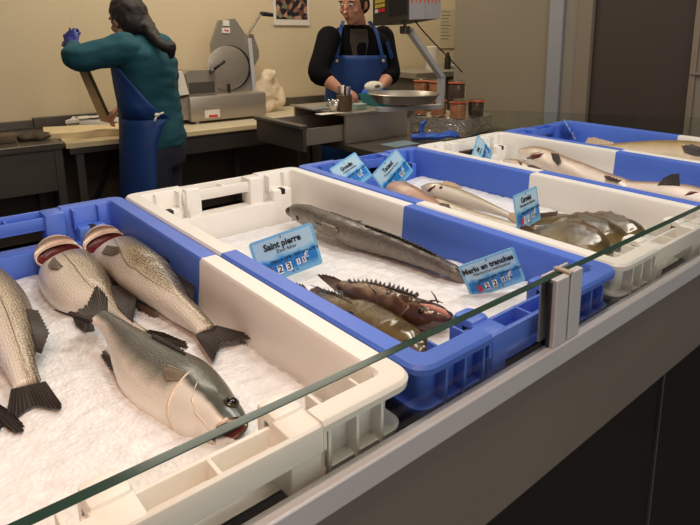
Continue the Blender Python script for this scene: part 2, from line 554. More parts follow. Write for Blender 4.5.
class MB:
    def __init__(self):
        self.v, self.f, self.m, self.uv = [], [], [], []

    def add(self, vs, fs, mi=0, xf=None):
        o = len(self.v)
        for p in vs:
            p = V(p)
            self.v.append(xf @ p if xf is not None else p)
        for f in fs:
            self.f.append([i + o for i in f])
            self.m.append(mi)

    def box(self, lo, hi, mi=0, bev=0.0, xf=None, seg=2):
        bm = bmesh.new()
        bmesh.ops.create_cube(bm, size=1)
        lo, hi = V(lo), V(hi)
        for v in bm.verts:
            v.co = V(((lo[i] + hi[i]) / 2 + v.co[i] * (hi[i] - lo[i])) for i in range(3))
        if bev:
            bmesh.ops.bevel(bm, geom=bm.edges[:], offset=bev, segments=seg, profile=0.5, affect='EDGES')
        self.addbm(bm, mi, xf)
        return self

    def addbm(self, bm, mi=0, xf=None):
        bm.verts.index_update()
        self.add([v.co.copy() for v in bm.verts], [[v.index for v in f.verts] for f in bm.faces], mi, xf)
        bm.free()

    def obox(self, c, ax, ay, az, mi=0, bev=0.0):
        """oriented box: centre and three half-axis vectors"""
        ax, ay, az = V(ax), V(ay), V(az)
        bm = bmesh.new()
        bmesh.ops.create_cube(bm, size=2)
        lx, ly, lz = ax.length, ay.length, az.length
        for v in bm.verts:
            v.co = V((v.co.x * lx, v.co.y * ly, v.co.z * lz))
        if bev:
            bmesh.ops.bevel(bm, geom=bm.edges[:], offset=bev, segments=2, profile=0.5, affect='EDGES')
        x = Matrix((ax / lx, ay / ly, az / lz)).transposed().to_4x4()
        x.translation = V(c)
        self.addbm(bm, mi, x)
        return self

    def loft(self, rings, closed=True, cap0=True, cap1=True, mi=0):
        n = len(rings[0])
        vs = [p for r in rings for p in r]
        fs = []
        for i in range(len(rings) - 1):
            for j in range(n if closed else n - 1):
                k = (j + 1) % n
                fs.append([i * n + j, i * n + k, (i + 1) * n + k, (i + 1) * n + j])
        if cap0:
            fs.append(list(range(n))[::-1])
        if cap1:
            fs.append([(len(rings) - 1) * n + j for j in range(n)])
        self.add(vs, fs, mi)
        return self

    def tube(self, pts, rad, n=12, mi=0, up=V((0, 0, 1)), flat=1.0):
        pts = [V(p) for p in pts]
        if not isinstance(rad, (list, tuple)):
            rad = [rad] * len(pts)
        rings = []
        for i, p in enumerate(pts):
            t = (pts[min(i + 1, len(pts) - 1)] - pts[max(i - 1, 0)]).normalized()
            a = t.cross(up)
            if a.length < 1e-3:
                a = t.cross(V((1, 0, 0)))
            a.normalize()
            b = a.cross(t).normalized()
            rings.append([p + a * math.cos(2 * PI * k / n) * rad[i] + b * math.sin(2 * PI * k / n) * rad[i] * flat for k in range(n)])
        return self.loft(rings, mi=mi)

    def lathe(self, c, prof, n=24, mi=0, axis=None, cap=True):
        c = V(c)
        az = V(axis).normalized() if axis else V((0, 0, 1))
        ax = az.cross(V((0, 1, 0)))
        if ax.length < 1e-3:
            ax = V((1, 0, 0))
        ax.normalize()
        ay = az.cross(ax)
        rings = [[c + az * z + (ax * math.cos(2 * PI * k / n) + ay * math.sin(2 * PI * k / n)) * r for k in range(n)] for r, z in prof]
        return self.loft(rings, mi=mi, cap0=cap, cap1=cap)

    def ell(self, c, ax, ay, az, n=16, mi=0):
        c, ax, ay, az = V(c), V(ax), V(ay), V(az)
        rings = []
        for i in range(n // 2 + 1):
            t = PI * i / (n // 2)
            t = min(max(t, 0.02), PI - 0.02)
            rings.append([c + az * -math.cos(t) + (ax * math.cos(2 * PI * k / n) + ay * math.sin(2 * PI * k / n)) * math.sin(t) for k in range(n)])
        return self.loft(rings, mi=mi)

    def prism(self, poly, d, mi=0):
        d = V(d)
        poly = [V(p) for p in poly]
        return self.loft([poly, [p + d for p in poly]], mi=mi)

    def mesh(self, name='mesh'):
        me = bpy.data.meshes.new(name)
        me.from_pydata([tuple(p) for p in self.v], [], self.f)
        me.update()
        bm = bmesh.new()
        bm.from_mesh(me)
        bmesh.ops.recalc_face_normals(bm, faces=bm.faces)
        bm.to_mesh(me)
        bm.free()
        return me

    def build(self, name, mats, parent=None, smooth=False, base=None, auto=None):
        me = self.mesh(name)
        mi = list(self.m)
        o = link_mesh(name, me, mats, parent, smooth or auto is not None, base)
        if len(mi) == len(me.polygons):
            for p, k in zip(me.polygons, mi):
                p.material_index = k
        if auto is not None:
            me.set_sharp_from_angle(angle=math.radians(auto))
        return o


def structure(o):
    o['kind'] = 'structure'
    return o


def spline(pts, n):
    """Catmull-Rom through pts (lists of floats or Vectors), n samples per span"""
    out = []
    P = [pts[0]] + list(pts) + [pts[-1]]
    for i in range(1, len(P) - 2):
        for k in range(n):
            t = k / n
            a, b, c, d = P[i - 1], P[i], P[i + 1], P[i + 2]
            out.append(0.5 * ((2 * b) + (c - a) * t + (2 * a - 5 * b + 4 * c - d) * t * t + (3 * b - a - 3 * c + d) * t ** 3))
    out.append(P[-2])
    return out


def blob(mb, name, mats, parent, voxel=0.008, smooth_it=6, base=None):
    """union of overlapping closed volumes turned into one continuous skin"""
    me = mb.mesh(name)
    o = bpy.data.objects.new('tmp', me)
    COL.objects.link(o)
    md = o.modifiers.new('r', 'REMESH')
    md.mode = 'VOXEL'
    md.voxel_size = voxel
    md2 = o.modifiers.new('s', 'SMOOTH')
    md2.factor = 0.5
    md2.iterations = smooth_it
    dg = bpy.context.evaluated_depsgraph_get()
    dg.update()
    res = bpy.data.meshes.new_from_object(o.evaluated_get(dg))
    bpy.data.objects.remove(o)
    return link_mesh(name, res, mats, parent, True, base)


# ------------------------------------------------------------------ setting
RIM = 1.16
MB().box((-4, -3, -0.1), (9, 4.4, 0)).build('floor', M['floor'])
structure(bpy.data.objects['floor'])
structure(MB().box((-4, -3, 3.0), (9, 4.4, 3.1)).build('ceiling', M['ceiling']))
wb = MB()
wb.box((-4, 4.15, 0), (9, 4.35, 3.0))
wb.box((1.052, 4.1490, 0.9), (1.055, 4.1505, 3.0))      # panel joint
structure(wb.build('wall_back', M['wall_cream']))
structure(MB().box((-4, 4.130, 0.0), (3.6, 4.1495, 0.86), bev=0.003).build('wall_shade_panel', M['wall_low_shade']))  # added dark panel, its brown stands in for the shade under the tables
# cold room on the right: a tan wall whose face looks to -x, a door in a pale frame
XW = 3.0
yl = atx(454, 60, XW).y
y549, y561, y575, y592, y690 = [atx(px, 60, XW).y for px in (549.5, 563, 577, 592, 691)]
structure(MB().box((XW, y549, 0), (XW + 0.12, yl, 3.0)).box((XW + 0.12, yl - 0.12, 0), (9, yl, 3.0)).build('wall_right', M['wall_tan']))
dn = MB()
dn.box((XW - 0.03, y561, 0), (XW + 0.1, y549, 3.0), bev=0.006)
dn.box((XW - 0.012, y575, 0), (XW + 0.1, y561, 3.0), 1, bev=0.004)
dn.box((XW - 0.022, y592 + 0.006, 0), (XW + 0.1, y575, 3.0), 2, bev=0.004)
dn.box((XW - 0.022, y690 - 0.035, 0), (XW + 0.1, y690 - 0.006, 3.0), 2, bev=0.004)
dn.box((XW - 0.012, y690 - 0.5, 0), (XW + 0.1, y690 - 0.035, 3.0), 1, bev=0.004)
structure(dn.build('trim_1', [M['frame_grey'], mat('frame_mid', C(140, 132, 120), 0.5), M['frame_tan']]))
dm = MB().box((XW + 0.005, y690, 0.01), (XW + 0.06, y592, 2.9), bev=0.003)
structure(dm.build('door_1', M['door_dark']))
zz = atx(680, 71, XW).z
MB().box((XW - 0.03, y690 - 0.09, zz - 0.012), (XW - 0.021, y690 - 0.012, zz + 0.004)).build('hinge_plate', M['frame_tan'], bpy.data.objects['door_1'])
# steel splashback along the back wall
sb = MB()
sb.box((-4, 4.125, 0.9), (0.78, 4.15, 0.950), bev=0.003)
sb.box((0.785, 4.118, 0.9), (3.6, 4.15, 0.962), bev=0.003)
structure(sb.build('trim_2', M['dark_steel']))

# ------------------------------------------------------------------ display counter (steel front, rail, glass)
GY = 0.37
ZT, ZR, ZF, ZB = 1.214, 1.128, 1.100, 0.940
ctr = thing('display_counter', 'stainless steel fish counter with a low glass guard along its front', 'counter', (1.0, 0.85, 0))
MB().box((-1.2, GY + 0.02, 0.925), (2.62, 1.34, 0.953), bev=0.004).build('worktop', M['worktop_steel'], ctr)
MB().box((-1.2, GY - 0.002, ZB), (2.62, GY + 0.02, ZF), bev=0.004).build('fascia', M['fascia_steel'], ctr)
mb = MB()
mb.box((-1.2, GY - 0.012, ZF + 0.0005), (2.62, GY - 0.0015, ZR), bev=0.002)
mb.box((-1.2, GY + 0.013, ZF + 0.0005), (2.62, GY + 0.022, ZF + 0.010), bev=0.002)
mb.box((-1.2, GY - 0.006, ZF + 0.0005), (2.62, GY + 0.014, ZF + 0.012))
mb.build('glass_rail', M['alu'], ctr)
kick = MB()
for k in range(5):
    x0 = -1.2 + k * 0.765
    kick.box((x0 + 0.002, GY + 0.07, 0.08), (x0 + 0.763, GY + 0.09, 0.924), bev=0.002)
kick.build('lower_panel', M['black_panel'], ctr)
MB().box((-1.2, GY + 0.12, 0), (2.62, 1.30, 0.08)).build('plinth', M['black_rubber'], ctr)
jg = mat('joint_grey', C(96, 94, 96), 0.4, 0.4)
for k in range(1, 5):
    xs = MB()
    xs.box((-1.2 + k * 0.765 - 0.004, GY + 0.064, 0.09), (-1.2 + k * 0.765 + 0.002, GY + 0.0695, 0.92))
    xs.build('panel_joint', jg, ctr)


def pane(x0, x1, name='glass_panel'):
    g = MB()
    g.box((x0, GY, ZF + 0.013), (x1, GY + 0.010, ZT), bev=0.0006, seg=1)
    me = g.mesh()
    o = link_mesh(name, me, [M['glass'], M['glass_edge']], ctr, False)
    for p in me.polygons:
        n = p.normal
        p.material_index = 0 if abs(n.y) > 0.9 else 1
    return o


XP = 0.602
pane(-1.2, XP - 0.004)
pane(XP + 0.004, 2.62)
po = MB()
po.box((XP - 0.030, GY - 0.010, ZR + 0.0005), (XP - 0.003, GY - 0.0008, ZT + 0.001), bev=0.0012)
po.box((XP + 0.001, GY - 0.010, ZR + 0.0005), (XP + 0.026, GY - 0.0008, ZT + 0.003), bev=0.0012)
po.box((XP - 0.030, GY + 0.0108, ZR + 0.0005), (XP - 0.003, GY + 0.014, ZT + 0.001), bev=0.0012)
po.box((XP + 0.001, GY + 0.0108, ZR + 0.0005), (XP + 0.026, GY + 0.014, ZT + 0.003), bev=0.0012)
po.build('glass_post', M['alu'], ctr)
MB().box((XP - 0.0335, GY - 0.0045, ZR + 0.001), (XP - 0.0305, GY - 0.0006, ZT - 0.002)).build('post_seal', M['black_rubber'], ctr)
MB().box((XP - 0.004, GY - 0.010, ZT + 0.0005), (XP + 0.004, GY + 0.014, ZT + 0.0045), bev=0.001).build('post_clip', mat('clip', C(176, 160, 144), 0.4, 0.3), ctr)

# glass screen across the far end of the counter
ga, gb = V((1.95, 1.70, 0)), V((2.60, 0.78, 0))
gd = (gb - ga).normalized()
gn = V((-gd.y, gd.x, 0))
gs = MB()
c0 = (ga + gb) / 2
gs.obox((c0.x, c0.y, 1.0592), gd * (gb - ga).length / 2, gn * 0.004, V((0, 0, 0.105)))
me = gs.mesh()
o = link_mesh('glass_screen', me, [M['glass_green'], M['glass_edge']], None, False)
for p in me.polygons:
    p.material_index = 0 if abs(p.normal.dot(gn)) > 0.9 else 1
tag(o, 'clear greenish glass screen behind the farthest fish crate', 'glass screen')

# ------------------------------------------------------------------ fish crates
HW, Y0, Y1 = 0.2055, 0.3935, 1.283
LEN = Y1 - Y0
CX = [0.1755, 0.590, 1.0040, 1.4180, 1.832]


def crate_half(xc, sign):
    """sign -1: front half (towards the glass), +1: back half"""
    mb = MB()
    ymid = (Y0 + Y1) / 2
    HLx, HLy = HW, LEN / 2
    # path in local (x, t): t = distance from the middle towards this end
    R = 0.024

    def path(ins, zone):
        pts = []
        hx, hy = HLx - ins, HLy - ins
        r = max(R - ins * 0.6, 0.008)
        for k in range(4):
            pts.append((hx, (hy - r) * k / 4, 0))
        for k in range(7):
            a = k / 6 * PI / 2
            pts.append((hx - r + r * math.cos(a), hy - r + r * math.sin(a), 0))
        for x, z in ((0.0905, 0), (0.0900, 1), (0.045, 1), (0, 1), (-0.045, 1), (-0.0900, 1), (-0.0905, 0)):
            pts.append((x, hy - (zone if z else 0), z))
        for k in range(7):
            a = PI / 2 + k / 6 * PI / 2
            pts.append((-hx + r + r * math.cos(a), hy - r + r * math.sin(a), 0))
        for k in range(3, -1, -1):
            pts.append((-hx, (hy - r) * k / 4, 0))
        return pts
    prof = [(0.046, -0.205, 0), (0.024, -0.066, 0), (0.010, -0.0645, 0), (0.008, -0.056, 0), (0.021, -0.054, 0.0), (0.019, -0.013, 0.0), (0.001, -0.011, 0), (0.0, -0.004, 0),
            (0.003, 0.0, 0), (0.026, 0.0, 0.022), (0.0295, -0.004, 0.030), (0.032, -0.04, 0.032), (0.052, -0.196, 0.016)]
    rings = []
    for ins, z, zone in prof:
        ring = []
        for x, t, fl in path(ins, zone):
            zz2 = min(z, -0.062) if fl and z > -0.062 else z
            ring.append(V((xc + x, ymid + sign * t, RIM + zz2)))
        rings.append(ring)
    mb.loft(rings, closed=False, cap0=True, cap1=True)

    def bx(x0, x1, e0, e1, z0, z1, bev=0.004, mi=0):
        """e = distance inwards from the outer end"""
        ya, yb = ymid + sign * (HLy - e0), ymid + sign * (HLy - e1)
        mb.box((xc + x0, min(ya, yb), RIM + z0), (xc + x1, max(ya, yb), RIM + z1), mi, bev)
    # handle: a channel with a rib in the middle
    bx(-0.095, 0.095, 0.001, 0.008, -0.030, -0.003, 0.002)
    bx(-0.095, 0.095, 0.036, 0.041, -0.028, -0.008, 0.0015)
    bx(-0.095, 0.095, 0.004, 0.040, -0.032, -0.027, 0.001)
    bx(-0.157, 0.157, 0.046, 0.0675, -0.19, -0.060, 0.004)   # thick inner wall under the handle
    bx(-0.002, 0.002, 0.005, 0.038, -0.029, -0.008, 0.0008)
    for s in (-1, 1):
        a, b = sorted((s * 0.058, s * 0.092))
        if sign < 0:
            bx(a, b, 0.030, 0.066, -0.10, 0.004, 0.008)      # rounded lug beside the handle
        bx(a, b, 0.003, 0.050, -0.10, -0.0015, 0.004)
        a, b = sorted((s * 0.108, s * 0.158))
        bx(a, b, 0.022, 0.068, -0.19, -0.034, 0.006)         # corner boss
        a, b = sorted((s * 0.128, s * 0.138))
        bx(a, b, 0.050, 0.0684, -0.046, -0.0335, 0.0, 1)     # drain hole
        a, b = sorted((s * 0.1045, s * 0.1085))
        bx(a, b, 0.024, 0.052, -0.040, -0.002, 0.001)        # rib
        a, b = sorted((s * 0.150, s * 0.1535))
        bx(a, b, 0.024, 0.044, -0.040, -0.002, 0.001)
        # outside ribs under the rim
        for xx in (0.098, 0.130, 0.160):
            a, b = sorted((s * xx, s * (xx + 0.0035)))
            bx(a, b, 0.004, 0.026, -0.060, -0.008, 0.0008)
        for tt in range(5):
            yy = ymid + sign * (0.03 + tt * 0.085)
            mb.box((xc + s * (HLx - 0.014) - 0.009, yy - 0.002, RIM - 0.060), (xc + s * (HLx - 0.014) + 0.009, yy + 0.002, RIM - 0.008), 0, 0.0008)
    return mb


crate_info = [
    ('white', 'blue', 'fish crate nearest the camera, white in front, holding whole sea bass'),
    ('blue', 'white', 'fish crate with white back and blue front, holding a long grey fish and brown fish'),
    ('white', 'blue', 'fish crate with blue back and white front, holding brown flatfish'),
    ('blue', 'white', 'second farthest fish crate, white at the back, holding pale gutted fish'),
    ('white', 'blue', 'farthest fish crate on the counter, blue at its back end, holding a yellowish fish'),
]
for xc, (fc_, bc_, lab) in zip(CX, crate_info):
    root = thing('fish_crate', lab, 'crate', (xc, (Y0 + Y1) / 2, RIM - 0.205), 'two-tone plastic fish crates on the counter')
    for s, c in ((-1, fc_), (1, bc_)):
        o = crate_half(xc, s).build(c + '_half', [M[c + '_plastic'], M['dark_hole']], root, auto=38)
        o['label'] = '%s plastic %s half of the crate' % (c, 'front' if s < 0 else 'back')


ICE = [lambda x, y: 1.062 + (1.2 - y) * 0.045, lambda x, y: 1.048 + (1.2 - y) * 0.085, lambda x, y: 1.079 + (x - 1.0) * 0.06, lambda x, y: 1.082, lambda x, y: 1.075]


def icez(k, x, y):
    return ICE[k](x, y)


ice_labels = ['crushed ice bed under the sea bass in the nearest crate', 'crushed ice bed under the long grey fish in the second crate',
              'crushed ice in the flatfish crate', 'crushed ice under the pale gutted fish', 'crushed ice in the farthest crate']
for k, xc in enumerate(CX):
    mb = MB()
    nx, ny = 70, 150
    hx = HW - 0.0385
    vs, fs = [], []
    for j in range(ny + 1):
        for i in range(nx + 1):
            x = xc - hx + 2 * hx * i / nx
            y = Y0 + 0.080 + (Y1 - Y0 - 0.160) * j / ny
            z = icez(k, x, y)
            z += noise.noise(V((x * 14, y * 14, k * 3.1))) * 0.0025 + noise.noise(V((x * 55, y * 55, k))) * 0.0022 + noise.noise(V((x * 150, y * 150, k))) * 0.0012
            vs.append((x, y, z))
    for j in range(ny):
        for i in range(nx):
            a = j * (nx + 1) + i
            fs.append([a, a + 1, a + nx + 2, a + nx + 1])
    # skirt and bottom so the bed has thickness
    n0 = len(vs)
    rim = [i for i in range(nx + 1)] + [(j + 1) * (nx + 1) - 1 for j in range(1, ny + 1)] + [ny * (nx + 1) + i for i in range(nx - 1, -1, -1)] + [j * (nx + 1) for j in range(ny - 1, 0, -1)]
    for i in rim:
        x, y, z = vs[i]
        vs.append((xc + (x - xc) * 0.92, y, RIM - 0.19))
    L_ = len(rim)
    for i in range(L_):
        j = (i + 1) % L_
        fs.append([rim[j], rim[i], n0 + i, n0 + j])
    fs.append([n0 + i for i in range(L_)])
    mb.add(vs, fs)
    o = mb.build('crushed_ice', M['ice'], None, True)
    tag(o, ice_labels[k], 'ice', None, 'stuff')


# ------------------------------------------------------------------ fish
def fish_body(st, matl, parent, name='body', n=14, seg=32, gill=None, mouth=None, pw=1.0):
    """st: list of (dorsal point, ventral point, half thickness) from snout to tail root"""
    D = [V(s[0]) for s in st]
    Vn = [V(s[1]) for s in st]
    T = [V((s[2], math.radians(s[3]) if len(s) > 3 else 0, 0)) for s in st]
    D, Vn, T = spline(D, n), spline(Vn, n), spline(T, n)
    Cn = [(a + b) / 2 for a, b in zip(D, Vn)]
    ln = [0]
    for i in range(1, len(Cn)):
        ln.append(ln[-1] + (Cn[i] - Cn[i - 1]).length)
    tot = ln[-1]
    vs, fs, fc, uvs = [], [], [], []
    for i, c in enumerate(Cn):
        h = (D[i] - Vn[i]) / 2
        t = (Cn[min(i + 1, len(Cn) - 1)] - Cn[max(i - 1, 0)]).normalized()
        up = t.cross(h).normalized()
        if up.z < 0:
            up = -up
        if T[i].y:
            up = up * math.cos(T[i].y) + t * math.sin(T[i].y)
        th = max(T[i].x, 0.0008)
        u = ln[i] / tot
        k, g = 1.0, 0.0
        if gill and gill[0] < u < gill[1]:
            k, g = 0.86, 1.0
        for j in range(seg):
            a = 2 * PI * j / seg
            ca, sa = math.cos(a), math.sin(a)
            vs.append(c + h * ca * k + up * (math.copysign(abs(sa) ** pw, sa) * th * k))
            fc.append((u, ca * 0.5 + 0.5, g, 1))
            uvs.append((ln[i], ca * h.length * 1.15))
    N_ = len(Cn)
    for i in range(N_ - 1):
        for j in range(seg):
            k = (j + 1) % seg
            fs.append([i * seg + j, i * seg + k, (i + 1) * seg + k, (i + 1) * seg + j])
    # head cap
    if mouth:
        base = len(vs)
        back = (Cn[1] - Cn[0]).normalized() * mouth
        for s, dd in ((0.92, 0.25), (0.62, 1.0)):
            for j in range(seg):
                vs.append(Cn[0] + (vs[j] - Cn[0]) * s + back * dd)
                fc.append((0.0, fc[j][1], 1.0, 1))
                uvs.append(uvs[j])
        for r in range(2):
            for j in range(seg):
                k = (j + 1) % seg
                a0 = 0 if r == 0 else base
                b0 = base if r == 0 else base + seg
                fs.append([a0 + k, a0 + j, b0 + j, b0 + k])
        fs.append([base + seg + j for j in range(seg)])
    else:
        fs.append([j for j in range(seg)][::-1])
    fs.append([(N_ - 1) * seg + j for j in range(seg)])
    me = bpy.data.meshes.new(name)
    me.from_pydata([tuple(v) for v in vs], [], fs)
    ca_ = me.color_attributes.new('fc', 'FLOAT_COLOR', 'POINT')
    for i, c in enumerate(fc):
        ca_.data[i].color = c
    ul = me.uv_layers.new(name='UVMap')
    for lp in me.loops:
        ul.data[lp.index].uv = uvs[lp.vertex_index]
    bm = bmesh.new()
    bm.from_mesh(me)
    bmesh.ops.recalc_face_normals(bm, faces=bm.faces)
    bm.to_mesh(me)
    bm.free()
    o = link_mesh(name, me, matl, parent, True)
    return o, D, Vn, Cn, T


def resample(pts, n):
    pts = [V(p) for p in pts]
    d = [0]
    for i in range(1, len(pts)):
        d.append(d[-1] + (pts[i] - pts[i - 1]).length)
    out = []
    for k in range(n):
        s = d[-1] * k / (n - 1)
        i = 0
        while i < len(pts) - 2 and d[i + 1] < s:
            i += 1
        f = (s - d[i]) / max(d[i + 1] - d[i], 1e-9)
        out.append(pts[i].lerp(pts[i + 1], min(max(f, 0), 1)))
    return out


def fin(name, base, tip, parent, matl, th=0.0016, nr=25, nc=7, ripple=0.0012, scallop=0.06, seed=1):
    """fin web between the polyline at the body and the polyline of ray ends"""
    rnd = random.Random(seed)
    b, t = resample(base, nr), resample(tip, nr)
    vs, uvs = [], []
    grid = []
    for i in range(nr):
        e = (0 if i % 2 else scallop) + rnd.random() * scallop * 0.5
        row = []
        for j in range(nc):
            s = j / (nc - 1) * (1 - e * (1 if 0 < i < nr - 1 else 0.3))
            row.append(b[i].lerp(t[i], s))
        grid.append(row)
    nrm = V((0, 0, 0))
    for i in range(nr - 1):
        nrm += (grid[i + 1][0] - grid[i][0]).cross(grid[i][nc - 1] - grid[i][0])
        nrm += (grid[i + 1][nc - 1] - grid[i][nc - 1]).cross(grid[i][nc - 1] - grid[i][0])
    nrm.normalize()
    if nrm.z < 0:
        nrm = -nrm
    top, bot = [], []
    for i in range(nr):
        for j in range(nc):
            p = grid[i][j] + nrm * (ripple * (1 if i % 2 else -1) * (0.3 + 0.7 * j / nc))
            h = th * (1 - 0.7 * j / (nc - 1))
            vs.append(p + nrm * h)
            uvs.append((i / (nr - 1), j / (nc - 1)))
    for i in range(nr):
        for j in range(nc):
            h = th * (1 - 0.7 * j / (nc - 1))
            p = grid[i][j] + nrm * (ripple * (1 if i % 2 else -1) * (0.3 + 0.7 * j / nc))
            vs.append(p - nrm * h)
            uvs.append((i / (nr - 1), j / (nc - 1)))
    fs = []
    o2 = nr * nc
    for i in range(nr - 1):
        for j in range(nc - 1):
            a = i * nc + j
            fs.append([a, a + 1, a + nc + 1, a + nc])
            fs.append([o2 + a, o2 + a + nc, o2 + a + nc + 1, o2 + a + 1])
    edge = [i * nc for i in range(nr)]
    for seq in ([i * nc for i in range(nr)], [i * nc + nc - 1 for i in range(nr)], list(range(nc)), [(nr - 1) * nc + j for j in range(nc)]):
        for a, c in zip(seq, seq[1:]):
            fs.append([a, c, o2 + c, o2 + a])
    me = bpy.data.meshes.new(name)
    me.from_pydata([tuple(v) for v in vs], [], fs)
    ul = me.uv_layers.new(name='UVMap')
    for lp in me.loops:
        ul.data[lp.index].uv = uvs[lp.vertex_index]
    bm = bmesh.new()
    bm.from_mesh(me)
    bmesh.ops.recalc_face_normals(bm, faces=bm.faces)
    bm.to_mesh(me)
    bm.free()
    o = link_mesh(name, me, matl, parent, True)
    me.set_sharp_from_angle(angle=math.radians(50))
    return o


def eye(c, nrm, r, parent):
    nrm = V(nrm).normalized()
    a = nrm.cross(V((1, 0.2, 0))).normalized()
    b = nrm.cross(a)
    mb = MB()
    mb.ell(c, a * r, b * r, nrm * r * 0.35, 16)
    mb.ell(V(c) + nrm * r * 0.10, a * r * 0.80, b * r * 0.80, nrm * r * 0.42, 14, 1)
    return mb.build('eye', [M['eye_gold'], M['eye_black']], parent, True)


def inside(px, py, z, k):
    """point at height z, kept inside the walls of crate k"""
    p = atz(px, py, z)
    if k is not None:
        if p.y > 1.203:
            p = aty(px, py, 1.203)
        if p.x > CX[k] + 0.158:
            p = atx(px, py, CX[k] + 0.158)
    return p


def pxs(lst, k=None):
    """outline as seen: (dorsal px, dorsal z, ventral px, ventral z, half thickness) per station;
    the half height is reduced so that height and thickness together give that outline"""
    out = []
    n = len(lst)
    mid = [V(((d[0] + v[0]) / 2, (d[1] + v[1]) / 2)) for d, zd, v, zv, t in lst]
    for i, (d, zd, v, zv, t) in enumerate(lst):
        D_, V_ = inside(d[0], d[1], zd, k), inside(v[0], v[1], zv, k)
        ax = (mid[min(i + 1, n - 1)] - mid[max(i - 1, 0)]).normalized()
        nn = V((-ax.y, ax.x))
        w = abs(V(((d[0] - v[0]) / 2, (d[1] - v[1]) / 2)).dot(nn))
        c = (D_ + V_) / 2
        sc = FPX / (c - CAM).dot(FWD)
        vv = min(t * sc * abs(nn.y) * 0.95, 0.80 * w)
        t2 = vv / (sc * max(abs(nn.y), 0.2) * 0.95) if abs(nn.y) > 0.2 else t
        kk = math.sqrt(max(1 - 0.7 * (vv / max(w, 1e-6)) ** 2, 0.36))
        out.append((c + (D_ - c) * kk, c + (V_ - c) * kk, min(t, t2)))
    return out


def nose(st, length):
    """rounds off the head end that lies outside the picture"""
    c0, c1 = (st[0][0] + st[0][1]) / 2, (st[1][0] + st[1][1]) / 2
    d = (c0 - c1).normalized()
    out = []
    for f, k in ((1.0, 0.18), (0.85, 0.55), (0.45, 0.88)):
        c = c0 + d * length * f
        out.append((c + (st[0][0] - c0) * k, c + (st[0][1] - c0) * k, st[0][2] * k))
    return out + st


_bvh = {}


def wrinkle(o, amp, f):
    for v in o.data.vertices:
        v.co += v.normal * (noise.noise(v.co * f) * amp + noise.noise(v.co * f * 2.7) * amp * 0.4)
    return o




def on(o, px, py, lift=0.0):
    """the point of a built surface that shows at a pixel, and its normal"""
    from mathutils.bvhtree import BVHTree
    if o.name not in _bvh:
        off = origin_of(o)
        _bvh[o.name] = BVHTree.FromPolygons([v.co + off for v in o.data.vertices], [list(p.vertices) for p in o.data.polygons])
    d = ray(px, py).normalized()
    loc, nrm, _, _ = _bvh[o.name].ray_cast(CAM, d)
    if loc is None:
        loc, nrm, _, _ = _bvh[o.name].find_nearest(atz(px, py, 1.11))
    if nrm.dot(d) > 0:
        nrm = -nrm
    return loc + nrm * lift, nrm


def ons(o, lift, *pts):
    return [on(o, a, b, lift)[0] for a, b in pts]


BG = 'sea bass in the nearest crate'
def Pz(z, *pts):
    return [atz(a, b, z) for a, b in pts]


# ---- crate 1: sea bass with their heads towards the back
def gill_head(parent, rings):
    """flared gill cover and head bent down behind the open gill"""
    o = fish_body(rings, M['fish_pale_skin'], parent, 'head', n=8, mouth=0.016)[0]
    o.data.materials.append(M['gill_red'])
    at = o.data.color_attributes['fc']
    for p in o.data.polygons:
        if all(at.data[i].color[2] > 0.5 for i in p.vertices):
            p.material_index = 1
    return o


f3 = thing('sea_bass', 'pale sea bass at the right wall of the crate, its red gill open', 'fish', atz(150, 290, 1.09), BG)
st = [(V((0.352, 1.160, 1.104)), V((0.286, 1.172, 1.084)), 0.028, 62),
      (V((0.3545, 1.138, 1.108)), V((0.281, 1.140, 1.084)), 0.036, 36),
      (V((0.356, 1.098, 1.110)), V((0.272, 1.092, 1.084)), 0.037, 14)] + pxs([
          ((160.5, 252), 1.106, (114, 284), 1.084, 0.036),
          ((172, 265), 1.106, (127, 295), 1.086, 0.034),
          ((183, 281), 1.104, (140, 303.5), 1.088, 0.030),
          ((194, 298), 1.104, (159, 314), 1.092, 0.024),
          ((206, 313), 1.104, (178, 324), 1.096, 0.016),
          ((214, 323), 1.104, (191, 331), 1.098, 0.010),
          ((217, 327), 1.102, (196, 334.5), 1.098, 0.007)], 0)
b3 = fish_body(st, M['bass_side'], f3, mouth=0.010)[0]
gill_head(f3, [(V((0.3510, 1.1680, 1.1100)), V((0.2830, 1.1810, 1.0900)), 0.025, 60), (V((0.3490, 1.1820, 1.1090)), V((0.2830, 1.1920, 1.0900)), 0.030, 36), (V((0.3440, 1.1940, 1.1120)), V((0.2880, 1.2020, 1.0920)), 0.028, 10), (V((0.3320, 1.2040, 1.1020)), V((0.3000, 1.2100, 1.0840)), 0.018, 0)])
fin('tail_fin', Pz(1.100, (195.5, 335), (217, 326)), Pz(1.096, (213.5, 363), (218, 352), (220.5, 343), (237, 341), (253, 339), (250, 334)), f3, M['fin_dark'], nr=31)
fin('dorsal_fin', ons(b3, 0.0, (172, 268), (182, 283), (190, 297)), Pz(1.112, (184, 268), (195, 282), (194, 301)), f3, M['fin_dark'])
fin('spiny_fin', ons(b3, 0.0, (152, 248), (163, 258)), Pz(1.120, (162, 248), (171, 261)), f3, M['fin_dark'], nr=13)
fin('pectoral_fin', ons(b3, 0.0015, (103, 254), (108, 246)), ons(b3, 0.003, (113, 256), (122, 253), (121, 248)), f3, M['fin_grey'], nr=13)
fin('anal_fin', Pz(1.088, (137, 301), (155, 312)), Pz(1.080, (134, 305), (150, 316), (158, 317)), f3, M['fin_brown'], nr=13)

